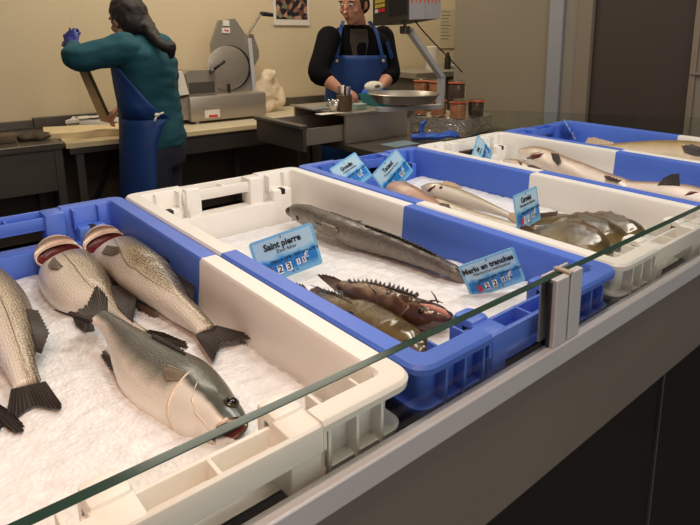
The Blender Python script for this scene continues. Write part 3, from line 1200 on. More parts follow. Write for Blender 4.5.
f2 = thing('sea_bass', 'sea bass with open red gill whose tail lies under the dark-backed bass', 'fish', atz(90, 290, 1.08), BG)
st = [(V((0.275, 1.160, 1.100)), V((0.206, 1.172, 1.084)), 0.028, 62),
      (V((0.2765, 1.132, 1.104)), V((0.197, 1.136, 1.083)), 0.036, 36),
      (V((0.274, 1.085, 1.104)), V((0.186, 1.080, 1.082)), 0.037, 14)] + pxs([
          ((108, 271), 1.102, (46, 301), 1.080, 0.034),
          ((116, 286), 1.098, (62, 313), 1.080, 0.029),
          ((122, 299), 1.090, (90, 318), 1.078, 0.022),
          ((130, 313), 1.084, (112, 322), 1.076, 0.014),
          ((141, 324.5), 1.081, (129, 331), 1.076, 0.009),
          ((150, 331), 1.080, (139, 337), 1.076, 0.006)], 0)
b2 = fish_body(st, M['bass_side'], f2, mouth=0.010)[0]
gill_head(f2, [(V((0.2740, 1.1680, 1.1060)), V((0.2030, 1.1810, 1.0900)), 0.025, 60), (V((0.2720, 1.1820, 1.1050)), V((0.2030, 1.1920, 1.0900)), 0.030, 36), (V((0.2670, 1.1940, 1.1080)), V((0.2080, 1.2020, 1.0920)), 0.028, 10), (V((0.2550, 1.2040, 1.0980)), V((0.2200, 1.2100, 1.0840)), 0.018, 0)])
fin('tail_fin', Pz(1.079, (139, 337), (150, 330.5)), Pz(1.086, (158, 356), (166, 346), (190, 349), (188, 343), (164, 333)), f2, M['fin_dark'], nr=31)
fin('dorsal_fin', ons(b2, 0.0, (114, 284), (120, 298), (127, 311)), Pz(1.098, (124, 284), (138, 295), (134, 312)), f2, M['fin_dark'])
fin('pectoral_fin', ons(b2, 0.0015, (49, 266), (55, 258)), ons(b2, 0.003, (52, 270), (59, 271), (64, 267)), f2, M['fin_grey'], nr=13)
fin('anal_fin', Pz(1.080, (72, 316), (92, 320)), Pz(1.076, (76, 326), (84, 333), (95, 330)), f2, M['fin_dark'], nr=13)

# bass lying across the others, head towards the glass
f4 = thing('sea_bass', 'dark-backed whole sea bass lying with open mouth and eye towards the glass', 'fish', atz(170, 370, 1.09), BG)
st = pxs([((249, 421), 1.110, (210, 441), 1.100, 0.013),
          ((246, 409), 1.112, (203, 441), 1.096, 0.021),
          ((240, 396), 1.112, (195, 441), 1.093, 0.027),
          ((231, 383), 1.112, (181, 441), 1.090, 0.030),
          ((219, 370), 1.112, (168, 434), 1.088, 0.031),
          ((205, 360), 1.112, (148, 421), 1.088, 0.031),
          ((188, 353), 1.110, (130, 406), 1.088, 0.030),
          ((170, 344.5), 1.110, (118, 390), 1.089, 0.028),
          ((154, 337), 1.111, (112, 370), 1.092, 0.025),
          ((140, 329), 1.114, (108, 351), 1.098, 0.020),
          ((126, 321), 1.118, (102, 336), 1.108, 0.014),
          ((114, 314.5), 1.121, (95, 327), 1.114, 0.009),
          ((107, 311), 1.123, (90, 322.5), 1.118, 0.006)], 0)
b4 = fish_body(st, M['bass_back'], f4, mouth=0.028)[0]
tt4 = []
for a, b in ((53, 309), (62, 313), (76, 311), (86, 305), (90, 297), (95, 285), (99, 286), (108, 298)):
    q = on(b2, a, b, 0.004)[0]
    z_ = atz(a, b, 1.126)
    tt4.append(q if (q - CAM).length < (z_ - CAM).length and abs(q.z - 1.12) < 0.03 else z_)
fin('tail_fin', Pz(1.120, (90, 323), (108, 311)), tt4, f4, M['fin_dark'], nr=31)
fin('dorsal_fin', ons(b4, 0.0, (186, 355), (168, 346), (152, 338)), Pz(1.128, (184, 350), (168, 341), (151, 333)), f4, M['fin_dark'])
fin('pectoral_fin', ons(b4, 0.001, (180, 382), (186, 373)), ons(b4, 0.004, (168, 381), (164, 373), (169, 367)), f4, M['fin_grey'], nr=13)
fin('anal_fin', Pz(1.092, (116, 372), (110, 357)), Pz(1.082, (111, 370), (101, 355), (104, 350)), f4, M['fin_dark'], nr=15)
e_, n_ = on(b4, 231.5, 402, 0.0)
eye(e_, n_, 0.0085, f4)
gp = MB()
gp.tube(ons(b4, 0.0, (193, 370), (186, 375), (180, 382), (173, 392), (168.5, 403), (168, 414), (171, 426), (176, 434)), [0.0006, 0.0014, 0.0018, 0.002, 0.002, 0.0018, 0.0014, 0.0006], 8)
gp.build('gill_cover_rim', M['fish_pale_skin'], f4, True)
gp = MB()
gp.tube(ons(b4, 0.0, (203, 371), (196, 385), (192, 400), (196, 414), (204, 422), (210, 432)), [0.0004, 0.0008, 0.0011, 0.0011, 0.0009, 0.0004], 8)
gp.build('cheek_fold', M['fish_pale_skin'], f4, True)
gp = MB()
gp.tube(ons(b4, 0.0, (247, 425), (238, 419), (226, 420), (216, 426)), [0.0014, 0.0024, 0.0024, 0.001], 8)
gp.build('upper_lip', M['fish_pale_skin'], f4, True)

# bass at the left edge of the picture
f1 = thing('sea_bass', 'scaly golden sea bass at the left edge, its broad dark tail spread on the ice', 'fish', atz(10, 330, 1.08), BG)
tailp, headp = V((0.105, 0.752, 1.098)), V((0.104, 1.165, 1.100))
axd = (tailp - headp)
sid = V((0.99, -0.06, 0.10))
st = []
for u, a, b, ln_ in ((0.0, 0.62, 0.026, 50), (0.05, 0.84, 0.032, 30), (0.14, 0.97, 0.036, 12), (0.28, 1.0, 0.037, 0), (0.42, 0.96, 0.036, 0), (0.56, 0.84, 0.032, 0), (0.70, 0.66, 0.025, 0), (0.83, 0.46, 0.017, 0), (0.94, 0.34, 0.010, 0), (1.0, 0.33, 0.007, 0)):
    c = headp + axd * u + V((0.010 * math.sin(PI * u), 0, 0))
    st.append((c + sid * 0.042 * a, c - sid * 0.042 * a, b, ln_))
b1 = fish_body(st, M['bass_side'], f1, mouth=0.010)[0]
gill_head(f1, [(V((0.1290, 1.1680, 1.1100)), V((0.0750, 1.1740, 1.1000)), 0.025, 60), (V((0.1270, 1.1820, 1.1090)), V((0.0750, 1.1850, 1.1000)), 0.030, 36), (V((0.1220, 1.1940, 1.1120)), V((0.0800, 1.1950, 1.1020)), 0.028, 10), (V((0.1100, 1.2040, 1.1020)), V((0.0920, 1.2030, 1.0940)), 0.018, 0)])
fin('tail_fin', Pz(1.099, (11, 390), (46, 382)), Pz(1.088, (6, 414), (16, 418), (26, 411), (35, 406), (48, 409), (62, 411), (62, 404)), f1, M['fin_dark'], nr=31)
fin('dorsal_fin', ons(b1, 0.0, (26, 309), (32, 331), (36, 350)), Pz(1.106, (38, 310), (50, 333), (42, 353)), f1, M['fin_dark'])
# bass of which only the tail reaches into the picture
f0 = thing('sea_bass', 'sea bass showing only one dark tail lobe at the lower left edge', 'fish', (0.04, 0.95, 1.06), BG)
st = []
for u, a, b in ((0.0, 0.25, 0.008), (0.10, 0.62, 0.018), (0.3, 0.9, 0.022), (0.5, 0.85, 0.022), (0.7, 0.6, 0.016), (0.88, 0.34, 0.009), (1.0, 0.26, 0.006)):
    c = V((0.034, 1.185, 1.085)).lerp(V((0.062, 0.775, 1.084)), u)
    st.append((c + V((0.010, 0, 0.028)) * a, c - V((0.010, 0, 0.028)) * a, b))
fish_body(st, M['bass_back'], f0)
fin('tail_fin', [V((0.058, 0.775, 1.078)), V((0.066, 0.775, 1.092))], Pz(1.088, (-14, 442), (-2, 436), (4, 426), (12, 433), (26, 434), (25, 425), (10, 411)), f0, M['fin_dark'], nr=31)

# ---- crate 2: long grey fish and John Dory
hk = thing('whole_hake', 'long slender grey fish lying along the right wall of the second crate', 'fish', atz(380, 240, 1.07))
st = pxs([((289.5, 207), 1.108, (289, 214), 1.094, 0.010),
          ((293, 203.5), 1.112, (290, 219), 1.082, 0.022),
          ((302, 202), 1.116, (297, 225), 1.076, 0.029),
          ((314, 203.5), 1.120, (310, 231), 1.078, 0.032),
          ((330, 208.5), 1.124, (326, 239), 1.080, 0.034),
          ((350, 215.5), 1.126, (347, 249), 1.082, 0.035),
          ((372, 223), 1.128, (369, 256), 1.084, 0.034),
          ((395, 231), 1.130, (393, 262.5), 1.088, 0.032),
          ((420, 242), 1.130, (418, 270.5), 1.094, 0.028),
          ((444, 255), 1.130, (442, 278), 1.100, 0.023),
          ((463, 268), 1.116, (459, 285), 1.096, 0.020),
          ((473, 276), 1.100, (469, 290), 1.084, 0.015)], 1)
bh = wrinkle(fish_body(st, M['hake_skin'], hk)[0], 0.0012, 50)
e_, n_ = on(bh, 297.5, 218)
eye(e_, n_, 0.0065, hk)
fin('dorsal_fin', ons(bh, 0.0, (330, 212), (344, 217), (356, 222)), ons(bh, 0.006, (338, 212), (352, 217), (363, 224)), hk, M['fin_dark'], nr=13)
fin('second_dorsal_fin', ons(bh, 0.0, (364, 225), (395, 236), (430, 252), (458, 270)), ons(bh, 0.004, (366, 227), (396, 238), (431, 254), (459, 272)), hk, M['fin_dark'], nr=41)
fin('pectoral_fin', ons(bh, 0.001, (322, 222), (324, 230)), ons(bh, 0.003, (336, 227), (340, 232), (334, 236)), hk, M['fin_grey'], nr=11)
gp = MB()
gp.tube(ons(bh, 0.0, (311, 208), (315, 215), (316, 223), (312, 229)), [0.0006, 0.0014, 0.0014, 0.0006], 8)
gp.build('gill_cover_rim', M['fin_dark'], hk, True)

jd = thing('john_dory', 'brown spiny fish lying on top, pink open mouth towards the glass', 'fish', atz(400, 300, 1.10), 'brown spiny fish in the second crate')
st = pxs([((452, 311), 1.132, (447, 325), 1.116, 0.010),
          ((446, 306), 1.136, (440, 331), 1.114, 0.018),
          ((432, 300), 1.138, (427, 333), 1.112, 0.023),
          ((416, 295), 1.138, (412, 330), 1.112, 0.025),
          ((398, 288), 1.138, (392, 323), 1.112, 0.025),
          ((382, 283.5), 1.136, (374, 317), 1.112, 0.023),
          ((366, 281.5), 1.134, (357, 310), 1.112, 0.019),
          ((352, 281), 1.130, (344, 300), 1.114, 0.012),
          ((343, 281.5), 1.128, (336, 290), 1.117, 0.006)], 1)
bj = wrinkle(fish_body(st, M['dory_skin'], jd, mouth=0.02)[0], 0.0022, 55)
fin('tail_fin', [atz(336, 291, 1.120), atz(344, 282, 1.126)], [atz(320, 277.5, 1.134), atz(316, 274, 1.136), atz(324, 274, 1.138), atz(335, 277, 1.136)], jd, M['fin_brown'], nr=15)
fin('dorsal_fin', ons(bj, 0.0, (350, 283), (372, 284), (396, 290), (416, 297)), [atz(*a) for a in ((347, 278.5, 1.134), (372, 278.5, 1.144), (399, 284.5, 1.146), (420, 293.5, 1.144))], jd, M['fin_dark'], nr=33, scallop=0.6)
fin('anal_fin', ons(bj, 0.0, (344, 298), (362, 309), (386, 318)), [atz(*a) for a in ((333, 288, 1.116), (352, 308, 1.106), (378, 321, 1.102))], jd, M['fin_dark'], nr=21, scallop=0.5)
gp = MB()
gp.tube(ons(bj, 0.0, (404, 291), (410, 299), (408, 308), (400, 316), (396, 321)), [0.0006, 0.0016, 0.0018, 0.0016, 0.0006], 8)
gp.build('gill_cover_rim', M['brown_fish_skin'], jd, True)
gp = MB()
gp.tube(ons(bj, 0.0, (368, 284), (376, 293), (378, 304), (372, 312)), [0.0005, 0.0012, 0.0012, 0.0005], 8)
gp.build('side_line', M['fin_dark'], jd, True)
for a, b in (((360, 305, 1.128), (310, 285, 1.125)), ((352, 300, 1.126), (316, 291, 1.122)), ((430, 301, 1.150), (443, 303, 1.154)), ((438, 303, 1.148), (431, 291, 1.160))):
    p, q = atz(*a), atz(*b)
    MB().tube([p, (p + q) / 2 + V((0, 0, 0.002)), q], [0.0014, 0.0010, 0.0004], 6).build('fin_spine', M['fin_dark'], jd, True)
lp = MB()
lp.tube(ons(bj, -0.001, (420, 304), (432, 307), (444, 312), (450, 318)), [0.0015, 0.004, 0.0045, 0.002], 10)
lp.build('mouth_flesh', M['flesh_pink'], jd, True)
MB().tube(ons(bj, -0.001, (418, 300), (427, 300), (437, 304)), [0.001, 0.004, 0.002], 10).build('jaw_flesh', M['flesh_pink'], jd, True)
e_, n_ = on(bj, 389.5, 291.5)
ta = n_.cross(V((0, 0, 1))).normalized()
MB().ell(e_, ta * 0.007, n_.cross(ta) * 0.005, n_ * 0.0012, 14).build('side_spot', mat('dark_spot', C(58, 50, 46), 0.3), jd, True)
e_, n_ = on(bj, 421, 311)
eye(e_, n_, 0.0045, jd)

jd2 = thing('john_dory', 'olive brown spiny fish half under the pink-mouthed one, against the crate wall', 'fish', atz(370, 325, 1.09), 'brown spiny fish in the second crate')
st = pxs([((429, 349), 1.118, (415, 367), 1.106, 0.008),
          ((427, 334), 1.122, (396, 366), 1.098, 0.018),
          ((414, 323), 1.124, (377, 360), 1.096, 0.024),
          ((398, 313), 1.124, (358, 350), 1.094, 0.026),
          ((378, 304), 1.122, (338, 337), 1.094, 0.026),
          ((352, 299), 1.120, (322, 323), 1.096, 0.021),
          ((336, 294), 1.116, (314, 309), 1.102, 0.014),
          ((325, 291), 1.114, (313, 300), 1.108, 0.006)], 1)
bk = wrinkle(fish_body(st, M['dory_olive'], jd2)[0], 0.0024, 55)
fin('tail_fin', [atz(313, 300, 1.100), atz(325, 291, 1.104)], [atz(306, 297, 1.104), atz(310, 289, 1.110), atz(318, 286, 1.112)], jd2, M['fin_brown'], nr=15)
fin('dorsal_fin', ons(bk, 0.0, (325, 293), (340, 298), (352, 304)), [atz(*a) for a in ((318, 288, 1.116), (331, 289, 1.120), (347, 296, 1.122))], jd2, M['fin_brown'], nr=19, scallop=0.6)
e_, n_ = on(bk, 349.5, 315)
ta = n_.cross(V((0, 0, 1))).normalized()
MB().ell(e_, ta * 0.0095, n_.cross(ta) * 0.0075, n_ * 0.0014, 14).build('side_spot', mat('dark_spot_2', C(36, 32, 30), 0.3), jd2, True)
e_, n_ = on(bk, 406, 343)
eye(e_, n_, 0.005, jd2)
for a, b in ((402, 353), (411, 348), (396, 347)):
    e_, n_ = on(bk, a, b)
    ta = n_.cross(V((0, 0, 1))).normalized()
    MB().ell(e_, ta * 0.006, n_.cross(ta) * 0.003, n_ * 0.0016, 12).build('gill_patch', M['gill_red'], jd2, True)
lf = thing('john_dory', 'small brown fish tail sticking out of the ice beside the price card', 'fish', atz(303, 290, 1.08), 'brown spiny fish in the second crate')
st = [(atz(310, 293, 1.100), atz(304, 299, 1.094), 0.006), (atz(320, 304, 1.092), atz(312, 311, 1.086), 0.011), (atz(336, 318, 1.084), atz(326, 326, 1.078), 0.012), (atz(350, 330, 1.080), atz(344, 336, 1.076), 0.007)]
fish_body(st[::-1], M['dory_olive'], lf)
fin('tail_fin', [atz(304, 299, 1.096), atz(310, 293, 1.101)], [atz(294, 292, 1.102), atz(291, 286, 1.106), atz(294, 282, 1.110), atz(304, 285, 1.110)], lf, M['fin_brown'], nr=15)

# ---- crate 3: copper fish, whiting, flatfish
cf = thing('pouting', 'copper-pink fish at the left wall of the third crate beside the blue price card', 'fish', atz(412, 192, 1.1))
st = pxs([((388, 188), 1.112, (387, 195), 1.100, 0.008), ((393, 182.5), 1.124, (390, 200), 1.096, 0.018), ((405, 181.5), 1.128, (399, 207), 1.094, 0.023),
          ((420, 188), 1.126, (413, 211), 1.094, 0.022), ((432, 196), 1.120, (425, 213), 1.096, 0.016), ((441, 203), 1.112, (437, 212), 1.100, 0.008)], 2)
fish_body(st, M['copper_skin'], cf)
fin('tail_fin', [atz(437, 212, 1.102), atz(441, 203, 1.110)], [atz(446, 217, 1.098), atz(452, 210, 1.106), atz(449, 204, 1.112)], cf, M['fin_brown'], nr=15)
wh = thing('whiting', 'pale whiting with dark gill slit lying nearest the blue wall of the third crate', 'fish', atz(470, 200, 1.1), 'whiting in the third crate')
st = pxs([((421, 186), 1.116, (422, 191), 1.106, 0.007), ((428, 183), 1.124, (426, 196), 1.098, 0.016), ((438, 182.5), 1.128, (434, 201), 1.096, 0.022), ((452, 185), 1.126, (446, 205), 1.094, 0.024),
          ((468, 191), 1.122, (460, 208), 1.094, 0.022), ((484, 198.5), 1.116, (478, 211), 1.096, 0.016), ((500, 207), 1.110, (495, 215), 1.098, 0.010), ((511, 213), 1.106, (508, 218.5), 1.100, 0.006)], 2)
bw = fish_body(st, M['whiting_skin'], wh)[0]
MB().tube(ons(bw, -0.001, (437, 183.5), (434, 187), (430, 190), (426, 192)), [0.0008, 0.004, 0.0045, 0.001], 10).build('gill_slit', M['gill_red'], wh, True)
fin('tail_fin', [atz(508, 218.5, 1.102), atz(511, 213, 1.106)], [atz(520, 226, 1.1), atz(523, 219, 1.104), atz(522, 213, 1.11)], wh, M['fin_pale'], nr=15)
fin('dorsal_fin', ons(bw, 0.0, (440, 184.5), (450, 186.5), (458, 189)), [atz(*a) for a in ((446, 180.5, 1.137), (455, 183, 1.136), (462, 187, 1.13))], wh, M['fin_pale'], nr=13)
e_, n_ = on(bw, 441, 187.5)
eye(e_, n_, 0.0045, wh)
wh2 = thing('whiting', 'silver white whiting with dark back, lower of the two in the third crate', 'fish', atz(475, 212, 1.08), 'whiting in the third crate')
st = pxs([((432, 198), 1.100, (430, 203), 1.090, 0.006), ((442, 199), 1.104, (438, 211), 1.086, 0.015), ((458, 205), 1.104, (450, 219), 1.084, 0.019), ((476, 211), 1.104, (468, 225), 1.084, 0.019),
          ((494, 216), 1.102, (488, 230), 1.084, 0.016), ((510, 221), 1.100, (506, 232), 1.087, 0.011), ((524, 226), 1.096, (521, 232), 1.089, 0.006)], 2)
fish_body(st, M['whiting_skin'], wh2)
fin('tail_fin', [atz(521, 232, 1.090), atz(524, 226, 1.096)], [atz(534, 237, 1.089), atz(538, 231, 1.094), atz(535, 225, 1.10)], wh2, M['fin_pale'], nr=15)
FG = 'flatfish heaped in the third crate'


def flat(label, st_):
    r = thing('flatfish', label, 'fish', (st_[len(st_) // 2][0] + st_[len(st_) // 2][1]) / 2 - V((0, 0, 0.01)), FG)
    o, D, Vn, Cn, T = fish_body(st_, M['flat_skin'], r, seg=36)
    for v in o.data.vertices:
        v.co += v.normal * (noise.noise(v.co * 38) * 0.0028 + noise.noise(v.co * 90) * 0.001)
    nn = len(D)
    for side, arr, oth in (('back_fin', D, Vn), ('belly_fin', Vn, D)):
        bs, tp = [], []
        for i in range(int(nn * 0.18), int(nn * 0.9), 4):
            out = (arr[i] - oth[i]).normalized()
            bs.append(arr[i] - out * 0.003)
            k = math.sin(PI * (i / nn - 0.18) / 0.72)
            tp.append(arr[i] + out * (0.003 + 0.009 * max(k, 0)) + V((0, 0, -0.003 + 0.002 * math.sin(i))))
        fin(side, bs, tp, r, M['fin_brown'], nr=61, scallop=0.03)
    return r, o


a3 = pxs([((646, 231), 1.112, (642, 240), 1.100, 0.006), ((638, 223), 1.120, (632, 242), 1.098, 0.010), ((622, 216), 1.126, (612, 240), 1.100, 0.012), ((606, 212.5), 1.130, (594, 234), 1.102, 0.012),
          ((592, 213.5), 1.124, (580, 228), 1.102, 0.010), ((578, 217), 1.114, (570, 224), 1.104, 0.007), ((568, 219), 1.110, (562, 223), 1.104, 0.005)], 2)
flat('olive brown flatfish farthest back in the heap, against the white crate wall', a3)
a2 = pxs([((628, 234), 1.120, (620, 244), 1.106, 0.006), ((614, 222), 1.130, (604, 247), 1.106, 0.010), ((598, 215.5), 1.138, (584, 244), 1.108, 0.012), ((582, 213), 1.140, (566, 237), 1.110, 0.012),
          ((568, 215.5), 1.134, (555, 230), 1.110, 0.010), ((556, 221), 1.124, (547, 229), 1.110, 0.007), ((548, 225), 1.118, (542, 230), 1.110, 0.005)], 2)
flat('brown orange-spotted flatfish lying in the middle of the heap', a2)
a1 = pxs([((614, 250), 1.118, (604, 261), 1.102, 0.006), ((606, 236), 1.134, (588, 263), 1.104, 0.011), ((592, 227), 1.144, (567, 258), 1.106, 0.013), ((576, 222), 1.148, (548, 250), 1.106, 0.013),
          ((562, 223), 1.140, (535, 242), 1.106, 0.011), ((548, 227.5), 1.128, (528, 236), 1.106, 0.008), ((538, 231), 1.118, (525, 234), 1.106, 0.005)], 2)
r1, o1_ = flat('large brown flatfish on top, nearest in the heap', a1)
fin('tail_fin', [atz(525, 234, 1.107), atz(538, 231, 1.117)], [atz(510, 232, 1.107), atz(516, 227, 1.112), atz(526, 225, 1.120)], r1, M['fin_brown'], nr=15)
gu = thing('gurnard', 'brownish slim fish lying behind the square price card of the third crate', 'fish', atz(545, 222, 1.09))
st = pxs([((578, 215), 1.104, (576, 220), 1.096, 0.006), ((566, 213.5), 1.108, (562, 223), 1.094, 0.013), ((552, 213), 1.108, (546, 225), 1.092, 0.016), ((538, 215), 1.106, (531, 226), 1.092, 0.012), ((526, 218), 1.102, (521, 225), 1.094, 0.006)], 2)
gb_ = fish_body(st, M['flat_skin'], gu)[0]
fin('dorsal_fin', ons(gb_, 0.0, (536, 217), (556, 215)), [atz(540, 213, 1.118), atz(558, 211, 1.118)], gu, M['fin_brown'], nr=15)

# ---- crate 4: gutted pale fish
G4 = 'pale fish in the fourth crate'
pa = thing('gutted_cod', 'largest pale fish of the fourth crate, dark red gill open, brown side fin', 'fish', atz(570, 160, 1.1), G4)
st = pxs([((519, 150), 1.118, (520, 157), 1.104, 0.012), ((524, 147.5), 1.126, (523, 160), 1.100, 0.022), ((536, 146.5), 1.132, (532, 166), 1.098, 0.029), ((551, 150), 1.132, (545, 172), 1.098, 0.031),
          ((567, 157), 1.130, (561, 176), 1.098, 0.030), ((588, 165), 1.124, (581, 183), 1.100, 0.025), ((608, 173), 1.118, (602, 187), 1.101, 0.018), ((626, 179), 1.112, (622, 189), 1.102, 0.011), ((638, 183), 1.108, (635, 190), 1.102, 0.006)], 3)
bp4 = fish_body(st, M['white_fish'], pa)[0]
fin('pectoral_fin', ons(bp4, 0.001, (551, 153), (553, 160)), ons(bp4, 0.006, (559, 156), (562.5, 163), (559, 166)), pa, M['fin_dark'], nr=13)
fin('anal_fin', ons(bp4, 0.0, (606, 178), (618, 182)), [atz(604, 175.5, 1.130), atz(608, 175.5, 1.134), atz(622, 180.5, 1.124)], pa, M['fin_brown'], nr=13)
gl = MB()
gl.tube(ons(bp4, -0.003, (527, 158.5), (533, 157), (540, 155.5), (547, 152.5)), [0.004, 0.0085, 0.0085, 0.002], 12)
gl.build('gill_opening', M['gill_red'], pa, True)
gp = MB()
gp.tube(ons(bp4, 0.0, (524, 158), (532, 154), (540, 152), (548, 150.5)), [0.001, 0.003, 0.0035, 0.001], 10)
gp.build('gill_cover_rim', M['fish_pale_skin'], pa, True)
fin('tail_fin', [atz(635, 190, 1.104), atz(638, 183, 1.110)], [atz(652, 196, 1.1), atz(658, 190, 1.106), atz(656, 184, 1.112)], pa, M['fin_brown'], nr=15)
pb = thing('gutted_cod', 'pale fish with reddish gill against the near wall of the fourth crate', 'fish', atz(530, 168, 1.09), G4)
st = pxs([((503, 160), 1.110, (504, 165), 1.100, 0.008), ((511, 158.5), 1.118, (509, 168), 1.097, 0.016), ((522, 160.5), 1.120, (518, 173), 1.095, 0.019), ((536, 166), 1.118, (531, 178), 1.095, 0.019),
          ((550, 171), 1.114, (546, 182), 1.096, 0.016), ((566, 176), 1.110, (563, 184.5), 1.098, 0.010), ((578, 180), 1.106, (576, 185.5), 1.100, 0.006)], 3)
bq = fish_body(st, M['white_fish'], pb)[0]
MB().tube(ons(bq, -0.001, (517, 160.5), (521, 163.5), (522, 167)), [0.001, 0.004, 0.001], 10).build('gill_slit', M['gill_red'], pb, True)
fin('pectoral_fin', ons(bq, 0.001, (527, 165), (529, 169)), ons(bq, 0.004, (536, 167.5), (541, 170), (537, 172)), pb, M['fin_brown'], nr=11)
pc = thing('gutted_cod', 'long silvery fish along the rim of the fourth crate, dark fin standing up', 'fish', atz(650, 188, 1.09), G4)
st = pxs([((720, 196), 1.112, (716, 208), 1.100, 0.014), ((700, 188), 1.118, (694, 205), 1.098, 0.020), ((676, 183.5), 1.122, (668, 201), 1.096, 0.024), ((652, 182), 1.118, (645, 196), 1.096, 0.020),
          ((628, 181), 1.112, (624, 190.5), 1.098, 0.013), ((606, 179.5), 1.106, (603, 185.5), 1.098, 0.008), ((594, 179), 1.104, (592, 183), 1.100, 0.005)], 3)
bs_ = fish_body(nose(st, 0.05), M['white_fish'], pc)[0]
fin('dorsal_fin', ons(bs_, -0.001, (657, 185.5), (668, 185.5), (680, 186)), [atz(663, 178, 1.140), atz(672, 173.5, 1.155), atz(679, 173, 1.158)], pc, M['fin_dark'], nr=15)
MB().tube(ons(bs_, -0.002, (684, 196), (691, 193), (699, 192)), [0.002, 0.006, 0.002], 10).build('gill_slit', M['gill_red'], pc, True)

# ---- crate 5
co = thing('whole_cod', 'yellowish big fish in the farthest crate with a dark side fin', 'fish', atz(650, 150, 1.1))
st = pxs([((728, 146), 1.130, (722, 168), 1.098, 0.026), ((710, 143.5), 1.136, (702, 167), 1.096, 0.034), ((690, 141.5), 1.138, (680, 165), 1.096, 0.036), ((664, 141), 1.134, (655, 161), 1.096, 0.033),
          ((640, 142), 1.128, (632, 157), 1.096, 0.026), ((616, 143.5), 1.120, (610, 153.5), 1.098, 0.017), ((596, 144), 1.112, (592, 150), 1.100, 0.009), ((584, 144), 1.108, (581, 148), 1.101, 0.006)], 4)
bc5 = fish_body(nose(st, 0.11), M['cod_skin'], co)[0]
fin('pectoral_fin', ons(bc5, 0.001, (705, 149), (705, 157)), ons(bc5, 0.006, (692, 145.5), (681, 147), (684, 153), (694, 156)), co, M['fin_dark'], nr=15)
fin('tail_fin', [atz(581, 148, 1.102), atz(585, 144, 1.108)], [atz(570, 148, 1.104), atz(566, 144, 1.108), atz(570, 140, 1.118)], co, M['fin_brown'], nr=13)
fin('dorsal_fin', ons(bc5, 0.0, (584, 145), (612, 145)), [atz(588, 137.5, 1.13), atz(594, 137, 1.135), atz(614, 142.5, 1.13)], co, M['fin_pale'], nr=15)


# ------------------------------------------------------------------ price cards
def text_mesh(body, size, frame, x, y, bold=0.0, align='LEFT', lift=0.0009, depth=0.0002, sx=1.0):
    cu = bpy.data.curves.new('t', 'FONT')
    cu.body = body
    cu.size = size
    cu.align_x = align
    cu.align_y = 'CENTER'
    cu.offset = bold * size
    cu.extrude = depth
    cu.resolution_u = 2
    o = bpy.data.objects.new('t', cu)
    COL.objects.link(o)
    dg = bpy.context.evaluated_depsgraph_get()
    dg.update()
    me = bpy.data.meshes.new_from_object(o.evaluated_get(dg))
    bpy.data.objects.remove(o)
    me.transform(frame @ Matrix.Translation((x, y, lift)) @ Matrix.Diagonal((sx, 1, 1, 1)))
    return me


def join_meshes(mb, me, mi=0):
    mb.add([v.co.copy() for v in me.vertices], [list(p.vertices) for p in me.polygons], mi)
    bpy.data.meshes.remove(me)


def rrect(w, h, r, n=4):
    pts = []
    for cx, cy, a0 in ((w / 2 - r, h / 2 - r, 0), (-w / 2 + r, h / 2 - r, PI / 2), (-w / 2 + r, -h / 2 + r, PI), (w / 2 - r, -h / 2 + r, 1.5 * PI)):
        for k in range(n + 1):
            a = a0 + k / n * PI / 2
            pts.append(V((cx + r * math.cos(a), cy + r * math.sin(a), 0)))
    return pts


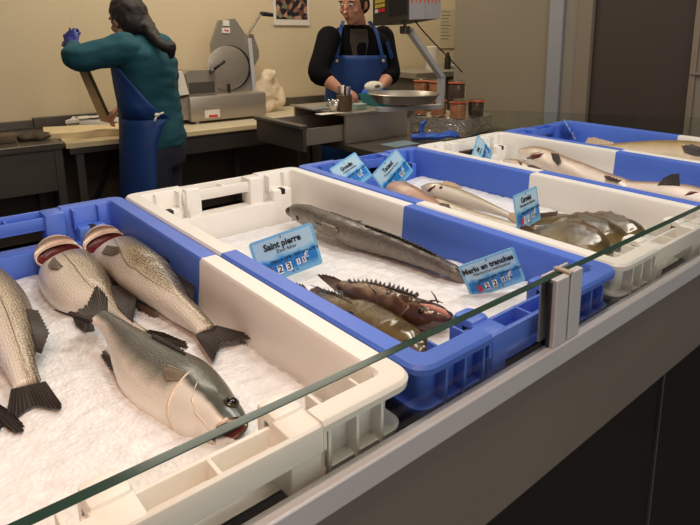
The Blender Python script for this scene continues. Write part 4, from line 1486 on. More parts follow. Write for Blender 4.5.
def price_card(label, TL, TR, BR, name, latin, digits, cents):
    TL, TR, BR = V(TL), V(TR), V(BR)
    R_, U_ = TR - TL, TR - BR
    w = R_.length
    rx = R_.normalized()
    nz_ = rx.cross(U_).normalized()
    uy = nz_.cross(rx)
    h = U_.dot(uy)
    c = TL + rx * w / 2 - uy * h / 2
    fr = Matrix((rx, uy, nz_)).transposed().to_4x4()
    fr.translation = c
    root = thing('price_card', label, 'price card', c - uy * h / 2, 'blue fish price cards')
    k = w / 0.105
    mb = MB()
    poly = [fr @ p for p in rrect(w, h, 0.005 * k)]
    mb.prism([p - nz_ * 0.0012 for p in poly], nz_ * 0.0012)
    me = mb.mesh('card')
    ul = me.uv_layers.new(name='UVMap')
    inv = fr.inverted()
    for lp in me.loops:
        q = inv @ me.vertices[lp.vertex_index].co
        ul.data[lp.index].uv = (q.x / w + 0.5, q.y / h + 0.5)
    link_mesh('card', me, M['card'], root, False)
    mb = MB()
    if name:
        join_meshes(mb, text_mesh(name, 0.0155 * k, fr, -0.002 * k, 0.0205 * k, 0.034, 'CENTER', sx=0.84))
        mb.build('name_lettering', M['black_ink'], root)
    mb = MB()
    if latin:
        join_meshes(mb, text_mesh(latin, 0.0078 * k, fr, 0.002 * k, 0.0095 * k, 0.0, 'CENTER'))
    join_meshes(mb, text_mesh('Pêche en ANE - FAO 27.7 et 27.8', 0.0058 * k, fr, 0.012 * k, -0.0055 * k, 0.012, 'CENTER'))
    mb.box((-0.042 * k, -0.0092 * k, 0.0005), (-0.010 * k, -0.0088 * k, 0.0008), xf=fr)
    mb.build('fine_print', M['black_ink'], root)
    # price tabs: red kilo tab, two white digit tabs, small cents
    mb = MB()
    mb.box((-0.034 * k, -0.0275 * k, 0.0004), (-0.027 * k, -0.0155 * k, 0.0014), xf=fr)
    mb.build('kilo_tab', M['red_ink'], root)
    mb = MB()
    join_meshes(mb, text_mesh('€', 0.013 * k, fr, 0.030 * k, -0.012 * k, 0.0, 'CENTER', lift=0.001))
    mb.build('euro_sign', M['white_ink'], root)
    for i, d in enumerate(digits):
        x = (-0.021 + 0.0145 * i) * k
        t = MB().box((x, -0.028 * k, 0.0004), (x + 0.009 * k, -0.0135 * k, 0.0014), xf=fr)
        join_meshes(t, text_mesh(d, 0.0165 * k, fr, x + 0.0045 * k, -0.0205 * k, 0.01, 'CENTER', lift=0.0018), 1)
        t.build('digit_tab', [M['white_ink'], M['black_ink']], root)
    for i, d in enumerate(cents):
        x = (0.0115 + 0.0095 * i) * k
        t = MB().box((x, -0.0235 * k, 0.0004), (x + 0.006 * k, -0.0135 * k, 0.0014), xf=fr)
        join_meshes(t, text_mesh(d, 0.0105 * k, fr, x + 0.003 * k, -0.0185 * k, 0.01, 'CENTER', lift=0.0018), 1)
        t.build('cents_tab', [M['white_ink'], M['black_ink']], root)
    ri = MB()
    for x, y in ((-0.002, 0.0315), (-0.0295, -0.0115), (-0.003, -0.0095), (0.0145, -0.0105), (0.030, -0.021), (0.003, -0.031), (0.010, -0.0305)):
        ri.lathe(fr @ V((x * k, y * k, 0.0002)), [(0.0014 * k, 0), (0.0014 * k, 0.0014), (0.0006 * k, 0.0018)], 10, axis=nz_)
    ri.build('rivet', mat('rivet_metal', C(120, 116, 110), 0.3, 0.9) if 'rivet_metal' not in bpy.data.materials else bpy.data.materials['rivet_metal'], root, True)
    return root


price_card('blue price card lettered Saint pierre standing in the second crate', (0.4329, 0.84, 1.1627), (0.5317, 0.808, 1.1861), (0.545, 0.796, 1.1135), 'Saint pierre', 'Zeus faber', '23', '15')
price_card('blue price card lettered Merlu en tranches beside the glass post', aty(458, 266.6, 0.575), aty(513.5, 247, 0.517), aty(525.8, 280.5, 0.509), 'Merlu en tranches', 'Merluccius merluccius', '22', '35')
price_card('leftmost price card in the blue back corner of the third crate, lettered Grondin', (0.8170, 1.16, 1.1708), (0.9067, 1.174, 1.1986), (0.9261, 1.133, 1.1389), 'Grondin', 'Chelidonichthys', '8', '95')
price_card('price card leaning behind the copper-pink fish, lettered Tacaud', (0.9155, 1.12, 1.1474), (1.0087, 1.133, 1.2004), (1.0466, 1.108, 1.1402), 'Tacaud', 'Trisopterus luscus', '9', '95')
price_card('price card lettered Carrelet standing between the whiting and the flatfish', (0.9328, 0.7, 1.1792), (1.0357, 0.717, 1.1792), (1.0382, 0.703, 1.1075), 'Carrelet', 'Pleuronectes platessa', '11', '95')
price_card('price card standing on edge at the back of the fourth crate', (1.2869, 1.12, 1.1432), (1.371, 1.17, 1.1918), (1.4169, 1.148, 1.1346), 'Lieu', 'Pollachius', '15', '95')
p5 = aty(566, 120.5, 1.20)
price_card('price card seen edge-on at the back of the farthest crate', aty(563.5, 119.5, 1.18), aty(565.0, 119.8, 1.245), aty(576.5, 139.0, 1.215), '', 'Gadus morhua', '16', '95')


# ------------------------------------------------------------------ staff side: tables
def table(name, label, x0, x1, y0, y1, top, legs, apron=None, topmat='worktop_steel', th=0.035, group=None):
    t = thing(name, label, 'table', ((x0 + x1) / 2, (y0 + y1) / 2, 0), group)
    MB().box((x0, y0, top - th), (x1, y1, top), bev=0.004).build('tabletop', M[topmat], t)
    for x, y in legs:
        MB().box((x - 0.02, y - 0.02, 0), (x + 0.02, y + 0.02, top - th - 0.0005), bev=0.003).build('leg', M['dark_steel'], t)
    if apron:
        MB().box((x0 + 0.02, y0 + 0.022, apron), (x1 - 0.035, y0 + 0.034, top - th - 0.001), bev=0.002).build('front_panel', M['dark_steel'], t)
    return t


table('steel_table', 'dark steel work table at the left with a hanging front panel', -0.5, 0.80, 3.53, 4.11, 0.9, [(0.772, 3.565), (-0.47, 3.565), (0.772, 4.07), (-0.47, 4.07)], 0.64)
tb = table('steel_table', 'steel table carrying the pale cutting boards behind the woman', 0.815, 1.30, 3.50, 4.11, 0.868, [(0.866, 3.54), (1.27, 3.54), (0.866, 4.07), (1.27, 4.07)], None)
MB().tube([(1.0, 4.0, 0.35), (1.22, 4.0, 0.82)], 0.012, 8).build('brace', M['black_rubber'], tb)
sl = table('steel_table', 'table with a pale front edge carrying the slicing machine', 1.32, 2.75, 3.44, 4.11, 0.9, [(1.36, 3.48), (1.95, 3.9), (2.71, 3.48), (1.36, 4.07), (2.71, 4.07)], None, 'pale_top')
MB().box((1.32, 3.425, 0.872), (2.75, 3.4395, 0.902), bev=0.003).build('front_edge', M['board'], sl)
MB().box((1.34, 3.46, 0.76), (2.70, 3.472, 0.864), bev=0.002).build('front_panel', M['dark_steel'], sl)
table('steel_table', 'low dark steel counter under the till cabinet and the jars', 1.88, 2.96, 1.98, 3.035, 0.9, [(1.92, 2.02), (2.92, 2.02), (1.92, 3.0), (2.92, 3.0)], 0.60)
bench = thing('storage_bench', 'grey bench against the far wall behind the hanging scale', 'bench', (4.1, 3.85, 0))
MB().box((3.45, 3.62, 0), (4.9, 4.115, 1.10), bev=0.004).build('carcass', mat('bench_grey', C(112, 106, 98), 0.5, 0.3), bench)
MB().box((3.40, 3.58, 1.101), (4.9, 4.12, 1.15), bev=0.004).build('benchtop', mat('bench_top', C(160, 152, 134), 0.4, 0.3), bench)
o = MB().lathe((3.80, 3.8, 1.151), [(0.055, 0), (0.055, 0.20), (0.02, 0.205)], 20).build('paper_roll', M['white_card'], None, auto=40)
tag(o, 'white paper roll standing on the far bench', 'paper roll')
o = MB().lathe((3.98, 3.78, 1.151), [(0.028, 0), (0.028, 0.10), (0.012, 0.13), (0.012, 0.15)], 16).build('bottle', M['black_rubber'], None, auto=40)
tag(o, 'small black bottle on the far bench behind the scale arm', 'bottle')
o = MB().box((4.05, 3.68, 1.151), (4.28, 3.9, 1.185), bev=0.01).build('folded_cloth', mat('pale_cloth', C(176, 172, 158), 0.9, var=0.1), None, True)
tag(o, 'pale folded cloth lying on the far bench', 'cloth')

# cutting boards
bl = [V((0.800, 3.50)), V((1.22, 3.46)), V((1.25, 3.80)), V((0.84, 3.90))]
o = MB().prism([(p.x, p.y, 0.869) for p in bl], (0, 0, 0.026)).build('cutting_board', M['board'])
tag(o, 'lower pale cutting board on the steel table', 'cutting board', 'pale cutting boards')
bl = [V((0.745, 3.70)), V((1.19, 3.545)), V((1.23, 3.82)), V((0.80, 3.97))]
o = MB().prism([(p.x, p.y, 0.896) for p in bl], (0, 0, 0.030)).build('cutting_board', M['board'])
tag(o, 'upper pale cutting board under the knife of the woman', 'cutting board', 'pale cutting boards')
# white paper behind the boards
wp = MB()
a, b, c_, d = aty(66, 127.5, 3.99), aty(73, 117.5, 4.08), aty(89, 119, 4.06), aty(87, 126, 3.99)
wp.prism([V((p.x, p.y, 0.93)) for p in (a, b, c_, d)], (0, 0, 0.02))
wp.prism([a, b, c_, d], (0, 0.004, 0.006))
o = wp.build('paper_tray', M['white_card'])
tag(o, 'white open paper tray behind the cutting boards', 'tray')
wp = MB()
nn_ = 12
vs, fs = [], []
for j in range(nn_):
    for i in range(nn_):
        p = V((1.0 + 0.30 * i / (nn_ - 1), 3.98 + 0.10 * j / (nn_ - 1), 0))
        p.z = 0.94 + 0.035 * abs(noise.noise(V((p.x * 12, p.y * 12, 0)))) + 0.012
        vs.append(p)
for p in list(vs):
    vs.append(p - V((0, 0, 0.003)))
for j in range(nn_ - 1):
    for i in range(nn_ - 1):
        q = j * nn_ + i
        fs += [[q, q + 1, q + nn_ + 1, q + nn_], [q + nn_ * nn_, q + nn_ * nn_ + nn_, q + nn_ * nn_ + nn_ + 1, q + nn_ * nn_ + 1]]
wp.add(vs, fs)
wp.box((1.0, 3.985, 0.869), (1.3, 4.07, 0.945))
o = wp.build('paper_pile', M['white_card'], None, True)
tag(o, 'crumpled white paper pile beside the knife tip', 'paper')
# dark cloth and scrubber on the left table
cb = MB()
for k in range(6):
    cb.ell((0.655 + 0.021 * k, 3.72 + 0.02 * math.sin(k * 1.7), 0.915), (0.035, 0, 0), (0, 0.06, 0), (0, 0, 0.022 + 0.006 * math.sin(k * 2.3)), 12)
o = blob(cb, 'cloth', M['brown_cloth'], None, 0.006, 3)
tag(o, 'crumpled dark brown cloth between the scrubber and the boards', 'cloth')
sc_ = thing('scrubber', 'brown block scrubber with a black handle on the left table', 'scrubber', (0.51, 3.75, 0.9))
MB().box((0.535, 3.66, 0.9), (0.615, 3.76, 0.945), bev=0.008).build('block', mat('scrub_brown', C(96, 78, 60), 0.7, var=0.3, vscale=30), sc_, auto=40)
MB().box((0.38, 3.69, 0.918), (0.534, 3.73, 0.938), bev=0.006).build('handle', M['board'], sc_, auto=40)

# ------------------------------------------------------------------ slicer
sr = thing('slicing_machine', 'steel slicing machine with an upright round blade guard', 'slicer', (1.8, 3.8, 0.9))
mb = MB().box((1.545, 3.66, 0.915), (2.075, 4.05, 1.075), bev=0.012)
for x in (1.60, 2.02):
    for y in (3.70, 4.0):
        mb.lathe((x, y, 0.9005), [(0.02, 0), (0.016, 0.016)], 12)
mb.build('base', M['steel'], sr, auto=40)
MB().prism([(1.545, 3.70, 1.07), (1.43, 3.70, 1.05), (1.40, 3.70, 0.97), (1.42, 3.70, 0.93), (1.545, 3.70, 0.93)], (0, 0.30, 0)).build('base_tray', M['steel'], sr)
MB().box((1.635, 3.6585, 0.935), (1.735, 3.6597, 0.985)).build('warning_label', M['white_card'], sr)
MB().box((1.66, 3.6582, 0.937), (1.72, 3.6584, 0.952)).build('label_stripe', M['red_ink'], sr)
# guard plate
gpl = []
for px, py in ((211, 44), (219, 20.5), (235, 18.5), (248, 38), (252, 60), (253, 94), (217, 92)):
    gpl.append(aty(px, py, 3.80))
MB().prism(gpl, (0.012, 0.05, 0)).build('blade_guard', M['steel'], sr)
e1, e2 = aty(248, 38, 3.795), aty(253.5, 95, 3.795)
MB().obox((e1 + e2) / 2, (e1 - e2) / 2, V((0.011, -0.004, 0)), V((0.004, 0.03, 0))).build('guard_edge', M['alu'], sr)
cbl = aty(228, 68, 3.79)
MB().lathe(cbl, [(0.145, 0), (0.145, 0.004), (0.140, 0.006), (0.03, 0.008), (0.0, 0.008)], 40, axis=(-0.05, -1, 0.0)).build('blade', M['steel'], sr, auto=40)
dk = MB()
dk.lathe(cbl + V((0.016, 0.002, 0.0)), [(0.147, 0), (0.147, 0.004)], 40, axis=(-0.05, -1, 0))
dk.build('blade_gap', M['black_rubber'], sr)
l1 = aty(226, 23, 3.797)
MB().obox(l1, V((0.022, 0, 0)), V((0, 0.003, 0)), V((0, 0, 0.018))).build('white_label', M['white_card'], sr)
l1 = aty(226, 30.5, 3.797)
MB().obox(l1, V((0.028, 0, 0)), V((0, 0.003, 0)), V((0, 0, 0.017))).build('gauge_label', M['white_card'], sr)
MB().obox(l1 + V((0.002, -0.0035, 0.0)), V((0.016, 0, -0.004)), V((0, 0.0008, 0)), V((0.001, 0, 0.004))).build('gauge_mark', M['red_ink'], sr)
# motor box and carriage at its left, white end box
q0 = aty(190, 93, 3.80)
ca = MB()
pr = [(1.560, 1.078), (1.545, 1.215), (1.565, 1.235), (1.74, 1.235), (1.745, 1.078)]
ca.prism([(x, 3.70, z) for x, z in pr], (0, 0.16, 0))
ca.build('carriage', M['steel'], sr)
MB().box((1.56, 3.697, 1.09), (1.73, 3.6995, 1.16)).build('carriage_panel', M['dark_steel'], sr)
MB().prism([(1.462, 3.69, 1.228), (1.525, 3.69, 1.232), (1.555, 3.69, 1.09), (1.492, 3.69, 1.085)], (0, 0.17, 0)).build('white_end_box', M['white_card'], sr)
h1, h2 = aty(212, 71, 3.68), aty(225, 61, 3.66)
MB().tube([h1, h2], 0.009, 10).build('carriage_lever', M['black_rubber'], sr, True)
MB().ell(h1, (0.018, 0, 0), (0, 0.018, 0), (0, 0, 0.018), 14).build('knob', M['dark_steel'], sr, True)
MB().obox(aty(229, 89, 3.75), (0.008, 0, 0), (0, 0.008, 0), (0, 0, 0.035), bev=0.003).build('stop_pin', M['black_rubber'], sr)
# arm with black grip at the upper right, motor housing behind
g1, g2, g3 = aty(248, 34, 3.86), aty(261, 13.5, 3.86), aty(272.5, 15, 3.86)
MB().obox((g1 + g2) / 2, (g2 - g1) / 2, V((0.014, 0, 0.008)), V((0, 0.01, 0)), bev=0.003).build('arm', M['steel'], sr)
MB().tube([g2 + V((-0.005, 0, 0)), g2.lerp(g3, 0.2), g3], [0.012, 0.016, 0.014], 12).build('grip', M['black_rubber'], sr, True)
mh = MB()
mh.prism([aty(px, py, 3.88) for px, py in ((250, 34), (253, 34), (259, 50), (259, 58), (252, 70), (249, 70))], (0, 0.14, 0))
mh.build('motor_housing', M['steel'], sr)

# plastic bag beside the slicer
bg = MB()
for k, (x, y, z, rx, rz) in enumerate(((2.22, 3.92, 0.95, 0.085, 0.06), (2.20, 3.92, 1.05, 0.09, 0.09), (2.235, 3.93, 1.13, 0.06, 0.08), (2.15, 3.95, 1.06, 0.06, 0.05), (2.28, 3.92, 1.06, 0.04, 0.09), (2.25, 3.9, 1.16, 0.03, 0.05), (2.32, 3.90, 1.0, 0.03, 0.08))):
    bg.ell((x, y, z), (rx, 0, 0), (0, 0.06, 0), (0.01, 0, rz), 14)
o = blob(bg, 'plastic_bag', M['bag'], None, 0.012, 2)
for v in o.data.vertices:
    d_ = noise.noise_vector(v.co * 16) * 0.016
    v.co += V((d_.x, d_.y, max(d_.z, -v.co.z + 0.002)))
tag(o, 'crumpled whitish plastic bag beside the slicing machine', 'plastic bag')

# ------------------------------------------------------------------ till cabinet with open drawer
tc_ = thing('drawer_cabinet', 'low steel cabinet with its cash drawer pulled open', 'cabinet', (2.1, 2.78, 0.9))
mb = MB()
mb.box((1.895, 2.53, 1.046), (2.335, 3.03, 1.062), bev=0.002)        # top
mb.box((1.895, 2.53, 0.901), (2.335, 2.545, 1.0455))                  # near side
mb.box((1.895, 3.015, 0.901), (2.335, 3.03, 1.0455))
mb.box((2.32, 2.5455, 0.901), (2.335, 3.0145, 1.0455))
mb.box((1.90, 2.5455, 0.901), (2.3195, 3.0145, 0.908))
mb.box((1.872, 2.525, 1.056), (1.894, 3.04, 1.064))
mb.build('carcass', M['steel'], tc_)
dr = MB()
dr.box((1.660, 2.560, 0.915), (2.25, 2.568, 1.000))
dr.box((1.660, 2.995, 0.915), (2.25, 3.003, 1.000))
dr.box((1.660, 2.5685, 0.911), (2.25, 2.9945, 0.917))
dr.box((2.242, 2.5685, 0.9175), (2.25, 2.9945, 0.99))
dw = dr.build('drawer', M['steel'], tc_)
fp = MB()
fp.box((1.640, 2.545, 0.885), (1.6595, 3.015, 1.000), bev=0.002)
fp.box((1.625, 2.545, 1.0005), (1.668, 3.015, 1.022), bev=0.004)
fp.build('drawer_front', M['dark_steel'], dw)

# things on the cabinet
pot = thing('pen_pot', 'brown pot full of pens and markers on the cabinet top', 'pot', (2.02, 2.66, 1.064))
pc_ = aty(344.5, 108, 2.60)
bx_, by_ = pc_.x, pc_.y
pot.location = (bx_, by_, 1.0625)
MB().lathe((bx_, by_, 1.0625), [(0.036, 0), (0.040, 0.006), (0.042, 0.04), (0.041, 0.09), (0.037, 0.092), (0.036, 0.05), (0.0, 0.02)], 24).build('pot_body', M['brown_pot'], pot, auto=50)
random.seed(3)
for k in range(6):
    a = k * 1.05
    p0 = V((bx_ + 0.012 * math.cos(a), by_ + 0.012 * math.sin(a), 1.085))
    p1 = p0 + V((0.022 * math.cos(a), 0.022 * math.sin(a), 0.105 + 0.02 * random.random()))
    MB().tube([p0, p1], 0.006, 8).build('marker', [M['black_rubber'], M['white_card'], M['dark_steel'], M['grey_ink'], M['black_rubber'], M['apron_blue']][k], pot, True)
p0 = aty(348.5, 92, 2.60)
MB().box((p0.x - 0.012, p0.y - 0.004, 1.10), (p0.x + 0.012, p0.y + 0.004, 1.195), bev=0.003).build('white_tag', M['white_card'], pot)
kc = aty(334, 104, 2.63)
kn = MB()
for k in range(7):
    a = k * 0.9
    kn.tube([(kc.x + 0.01 * math.cos(a), kc.y + 0.01 * math.sin(a), 1.0655), (kc.x + 0.035 * math.cos(a), kc.y + 0.03 * math.sin(a), 1.10), (kc.x + 0.03 * math.cos(a + 0.5), kc.y + 0.03 * math.sin(a + 0.5), 1.13)], [0.010, 0.012, 0.006], 8)
o = blob(kn, 'crumpled_foil', M['foil'], None, 0.005, 1)
tag(o, 'crumpled ball of foil left of the pen pot', 'foil')
cp = aty(321, 109, 2.75)
MB().box((cp.x - 0.07, cp.y - 0.03, 1.0625), (cp.x + 0.05, cp.y + 0.05, 1.072), bev=0.002).build('notepad', mat('pad_grey', C(120, 124, 130), 0.6))
tag(bpy.data.objects['notepad'], 'grey notepad on the cabinet top at the left of the pots', 'notepad')
cp = aty(333, 112, 2.6)
MB().box((cp.x - 0.10, 2.56, 1.0625), (cp.x + 0.09, 2.62, 1.0645)).build('paper_sheet', M['white_card'])
tag(bpy.data.objects['paper_sheet'], 'white paper sheet lying at the cabinet edge', 'paper')
cp = aty(359, 108, 2.63)
MB().box((cp.x - 0.035, cp.y - 0.03, 1.0625), (cp.x + 0.035, cp.y + 0.03, 1.094), bev=0.003).build('card_box', mat('pale_green', C(150, 176, 160), 0.5))
tag(bpy.data.objects['card_box'], 'pale green little box right of the pen pot', 'box')
tt = MB()
cp = aty(385, 104, 2.72)
tt.loft([[V((cp.x + sx * (0.13 - i), cp.y + sy * (0.09 - i), z)) for sx, sy in ((-1, -1), (1, -1), (1, 1), (-1, 1))] for i, z in ((0.02, 1.063), (0.0, 1.125), (0.005, 1.125), (0.025, 1.07))])
o = tt.build('tub', M['teal_plastic'])
tag(o, 'turquoise plastic tub behind the scale pan', 'tub')
cp = atz(395, 142, 0.901)
MB().box((2.02, 2.28, 0.9005), (2.20, 2.40, 0.903), xf=Matrix.Identity(4)).build('leaflet', mat('leaflet_blue', C(140, 166, 180), 0.4, 0.3, var=0.4, vscale=20))
tag(bpy.data.objects['leaflet'], 'shiny bluish leaflet lying on the low steel counter', 'leaflet')

# ------------------------------------------------------------------ foil-covered tray with jars, glove
fr0 = V((2.507, 2.233, 0.9))
ex, ey = V((0.97, 0.25, 0)).normalized(), V((-0.25, 0.97, 0)).normalized()
fo = MB()
nx_, ny_, nz2 = 22, 26, 8
bm = bmesh.new()
bmesh.ops.create_cube(bm, size=1)
bmesh.ops.subdivide_edges(bm, edges=bm.edges[:], cuts=14, use_grid_fill=True)
for v in bm.verts:
    p = fr0 + ex * (0.175 + v.co.x * 0.35) + ey * (0.185 + v.co.y * 0.37) + V((0, 0, 0.0525 + v.co.z * 0.095))
    nv = noise.noise_vector(p * 22) * 0.006 + noise.noise_vector(p * 60) * 0.003
    p += V((nv.x, nv.y, nv.z * 0.4 if v.co.z > 0 else 0))
    v.co = p
fo.addbm(bm)
o = fo.build('foil_tray', M['foil'], None, auto=12)
tag(o, 'box wrapped in crinkled silver foil carrying the preserve jars', 'foil tray')


def jar(x, y, z, lab, dark, proto=[None]):
    if proto[0] is None:
        r = thing('preserve_jar', lab, 'jar', (x, y, z), 'glass preserve jars on the foil')
        MB().lathe((x, y, z), [(0.043, 0.0), (0.048, 0.004), (0.049, 0.05), (0.049, 0.082), (0.047, 0.088), (0.045, 0.088), (0.044, 0.01)], 28).build('jar_glass', M['jar_glass'], r, auto=50)
        MB().lathe((x, y, z + 0.005), [(0.042, 0), (0.0435, 0.004), (0.0435, 0.074), (0.041, 0.078)], 28).build('filling', M['terrine'], r, auto=50)
        MB().lathe((x, y, z + 0.0885), [(0.049, 0), (0.052, 0.0015), (0.052, 0.003), (0.049, 0.0045)], 28).build('rubber_ring', M['orange_rubber'], r, auto=50)
        MB().lathe((x, y, z + 0.0935), [(0.048, 0), (0.049, 0.003), (0.046, 0.011), (0.035, 0.013)], 28).build('lid', M['jar_glass'], r, auto=50)
        d = V((0.8, -0.6, 0))
        lb = MB()
        ring = []
        for s in range(2):
            ring.append([V((x + (0.0498 + 0.0006 * s) * math.cos(a), y + (0.0498 + 0.0006 * s) * math.sin(a), 0)) for a in [(-1.15 + 0.09 * i) for i in range(8)]])
        lb.loft([[p + V((0, 0, z + h)) for p in ring[1] + ring[0][::-1]] for h in (0.012, 0.074)])
        lb.build('paper_label', M['white_card'], r)
        proto[0] = r
        return r
    src = proto[0]
    r = src.copy()
    COL.objects.link(r)
    r.location = (x, y, z)
    r['label'] = lab
    for ch in src.children:
        c = ch.copy()
        COL.objects.link(c)
        c.parent = r
        if dark and ch.name.startswith('filling'):
            c.data = ch.data.copy()
            c.data.materials[0] = M['terrine_dark']
    return r


zj = 1.004
lower = [(391 + 24, 'front'), ]


def jat(px, t, z, lab, dark=False):
    """jar seen at column px, t metres behind the front edge line of the foil"""
    # find y so that the point lies t behind the near edge along ey
    best = None
    for k in range(-40, 120):
        p = fr0 + ex * 0.0 + ey * (k * 0.005) + ex * t
        d = p - CAM
        cx = PX + FPX * d.dot(RIGHT) / d.dot(FWD)
        if best is None or abs(cx - px) < best[0]:
            best = (abs(cx - px), p)
    return jar(best[1].x, best[1].y, z, lab, dark)


j1 = jat(457, 0.055, zj, 'jar of pinkish terrine at the front of the lower row on the foil')
j2 = jat(438, 0.055, zj, 'jar second from the front in the lower row on the foil')
j3 = jat(420, 0.055, zj, 'jar at the left end of the lower row, below the scale pan')
j4 = jat(475, 0.165, zj, 'jar with dark filling at the right end of the lower row', True)
jz = zj + 0.1067
j5 = jar(j1.location.x + 0.02, j1.location.y + 0.03, jz, 'dark jar on top at the right of the stack, behind the scale arm', True)
j6 = jar(j2.location.x + 0.015, j2.location.y + 0.03, jz, 'jar in the middle of the top row, half hidden by the scale arm', False)
j7 = jar(j3.location.x + 0.02, j3.location.y + 0.01, jz, 'jar at the left end of the top row, behind the scale pan', False)

# blue rubber glove
gl = MB()
g0 = atz(431, 137, 0.922)
u_ = V((0.72, -0.69, 0)).normalized()
w_ = V((0.69, 0.72, 0)).normalized()
gl.ell(g0 + u_ * 0.02 + V((0, 0, 0.004)), u_ * 0.06, w_ * 0.045, V((0, 0, 0.020)))
gl.tube([g0 - u_ * 0.11, g0 - u_ * 0.05, g0], [0.036, 0.036, 0.034], 12, flat=0.45)
for k in range(4):
    b0 = g0 + u_ * 0.05 + w_ * (-0.032 + 0.021 * k) + V((0, 0, 0.004))
    b1 = b0 + u_ * (0.055 + 0.012 * (k in (1, 2))) + V((0, 0, 0.012 + 0.004 * k))
    b2 = b1 + u_ * 0.035 + V((0, 0, -0.012))
    gl.tube([b0, b1, b2], [0.011, 0.010, 0.008], 10)
tbase = g0 - u_ * 0.035 + w_ * 0.02
gl.tube([tbase, tbase + V((-0.01, 0.02, 0.03)), tbase + V((0.0, 0.02, 0.065)), tbase + V((0.02, 0.015, 0.08))], [0.016, 0.016, 0.015, 0.012], 10)
o = blob(gl, 'rubber_glove', M['glove_blue'], None, 0.005, 3)
tag(o, 'empty blue rubber glove lying before the foil-wrapped box', 'glove')

# ------------------------------------------------------------------ hanging scale
YS = 2.15
hs = thing('hanging_scale', 'hanging shop scale with a steel pan on a bent bracket', 'scale', (1.97, YS, 1.13))
a1_, a2_, a3_, a4_ = aty(409, 30, YS), aty(441.5, 77, YS), aty(440, 106.5, YS), aty(378, 109.5, YS)
w2 = V((0.1, -0.02, 0))
arm = MB()


def flatbar(mbx, p, q, wdt, thk, mi=0):
    d = (q - p).normalized()
    n = V((0, 1, 0))
    s = d.cross(n).normalized()
    mbx.obox((p + q) / 2, d * ((q - p).length / 2 + wdt * 0.3), s * wdt, n * thk, mi, 0.002)


for p, q in ((aty(404, 29.5, YS), a1_), (a1_, a2_), (a2_, a3_), (a3_, a4_)):
    flatbar(arm, p, q, 0.0115, 0.018)
arm.build('bracket', M['alu'], hs)
pn = MB()
pc2 = (aty(366, 97, YS) + aty(438, 95, YS)) / 2
pcz = 1.195
rings = []
for r, z in ((0.60, -0.048), (0.82, -0.043), (0.97, -0.007), (1.03, 0.0), (1.0, 0.004), (0.94, -0.006), (0.8, -0.038), (0.3, -0.042)):
    rings.append([V((pc2.x, pc2.y, pcz + z)) + V((0.66, -0.72, 0)).normalized() * (0.172 * r * math.cos(2 * PI * k / 40)) + V((0.72, 0.66, 0)).normalized() * (0.13 * r * math.sin(2 * PI * k / 40)) for k in range(40)])
pn.loft(rings)
pn.build('pan', M['steel'], hs, auto=40)
st_ = MB()
bpz = a4_.z
st_.tube([(pc2.x, pc2.y, bpz + 0.01), (pc2.x, pc2.y, pcz - 0.06)], 0.02, 12)
st_.build('pan_support', M['dark_steel'], hs, True)
hk_ = MB()
h0 = aty(405, 30, YS)
hk_.box((h0.x - 0.018, h0.y - 0.02, h0.z - 0.018), (h0.x + 0.018, h0.y + 0.02, h0.z + 0.018), bev=0.004)
hk_.tube([h0 + V((0, 0, 0.015)), h0 + V((0, 0, 0.07))], 0.008, 10)
hk_.build('hook', M['dark_steel'], hs)
# head: dark keypad face and silver side
A0 = aty(408.5, 19.5, YS - 0.12)
dl = (aty(373, 26, YS + 0.06) - A0)
ds = (aty(440, 18.5, YS - 0.02) - A0)
hd = MB()
up = V((0, 0, 0.26))
n_in = V((0.55, 0.8, 0)).normalized()
back = dl + ds
hd.loft([[A0, A0 + ds, A0 + back, A0 + dl], [A0 + up, A0 + ds + up, A0 + back + up, A0 + dl + up]])
hd.build('housing', mat('scale_dark', C(74, 68, 58), 0.4, 0.3), hs)
nf = ds.cross(V((0, 0, 1))).normalized()
if nf.dot(CAM - A0) < 0:
    nf = -nf
sv = MB()
sv.prism([A0 + ds * 0.01 + nf * 0.0005, A0 + ds * 0.48 + nf * 0.0005, A0 + ds * 0.48 + up + nf * 0.0005, A0 + ds * 0.01 + up + nf * 0.0005], nf * 0.004)
sv.prism([A0 + ds * 0.50 + nf * 0.0005, A0 + ds * 0.99 + nf * 0.0005, A0 + ds * 0.99 + up + nf * 0.0005, A0 + ds * 0.50 + up + nf * 0.0005], nf * 0.004)
sv.build('silver_plate', M['alu'], hs)
mk = MB()
for k in range(8):
    c = A0 + ds * (0.07 + 0.125 * k) + nf * 0.005 + V((0, 0, 0.086 + 0.006 * (k % 2)))
    e = ds.normalized()
    mk.prism([c + V((0, 0, -0.020)) , c + e * 0.012 + V((0, 0, 0.01)), c - e * 0.012 + V((0, 0, 0.01))], nf * 0.001)
mk.build('orange_mark', M['orange_mark'], hs)
nk = dl.cross(V((0, 0, 1))).normalized()
if nk.dot(CAM - A0) < 0:
    nk = -nk
ky = MB()
for i in range(3):
    for j in range(4):
        c = A0 + dl * (0.93 - 0.095 * i) + V((0, 0, 0.055 + 0.021 * j)) + nk * 0.0006
        d = dl.normalized()
        ky.prism([c, c - d * dl.length * 0.08, c - d * dl.length * 0.08 + V((0, 0, 0.016)), c + V((0, 0, 0.016))], nk * 0.003, mi=0 if j else (2 if i else 1))
ky.build('keypad', [M['yellow_key'], M['white_card'], M['red_ink']], hs)
scn = MB()
c = A0 + dl * 0.05 + V((0, 0, 0.03)) + nk * 0.0006
scn.prism([c, c + dl * 0.48, c + dl * 0.48 + V((0, 0, 0.18)), c + V((0, 0, 0.18))], nk * 0.002)
scn.build('side_panel', mat('scale_black', C(44, 40, 36), 0.35), hs)
cbp = [aty(415, 21, YS), aty(424, 32, YS + 0.05), aty(440, 49, YS + 0.1), aty(452, 61, YS + 0.2), aty(462, 72, YS + 0.25)]
MB().tube([V(p) for p in spline(cbp, 6)], 0.0035, 8).build('cable', M['black_rubber'], hs, True)
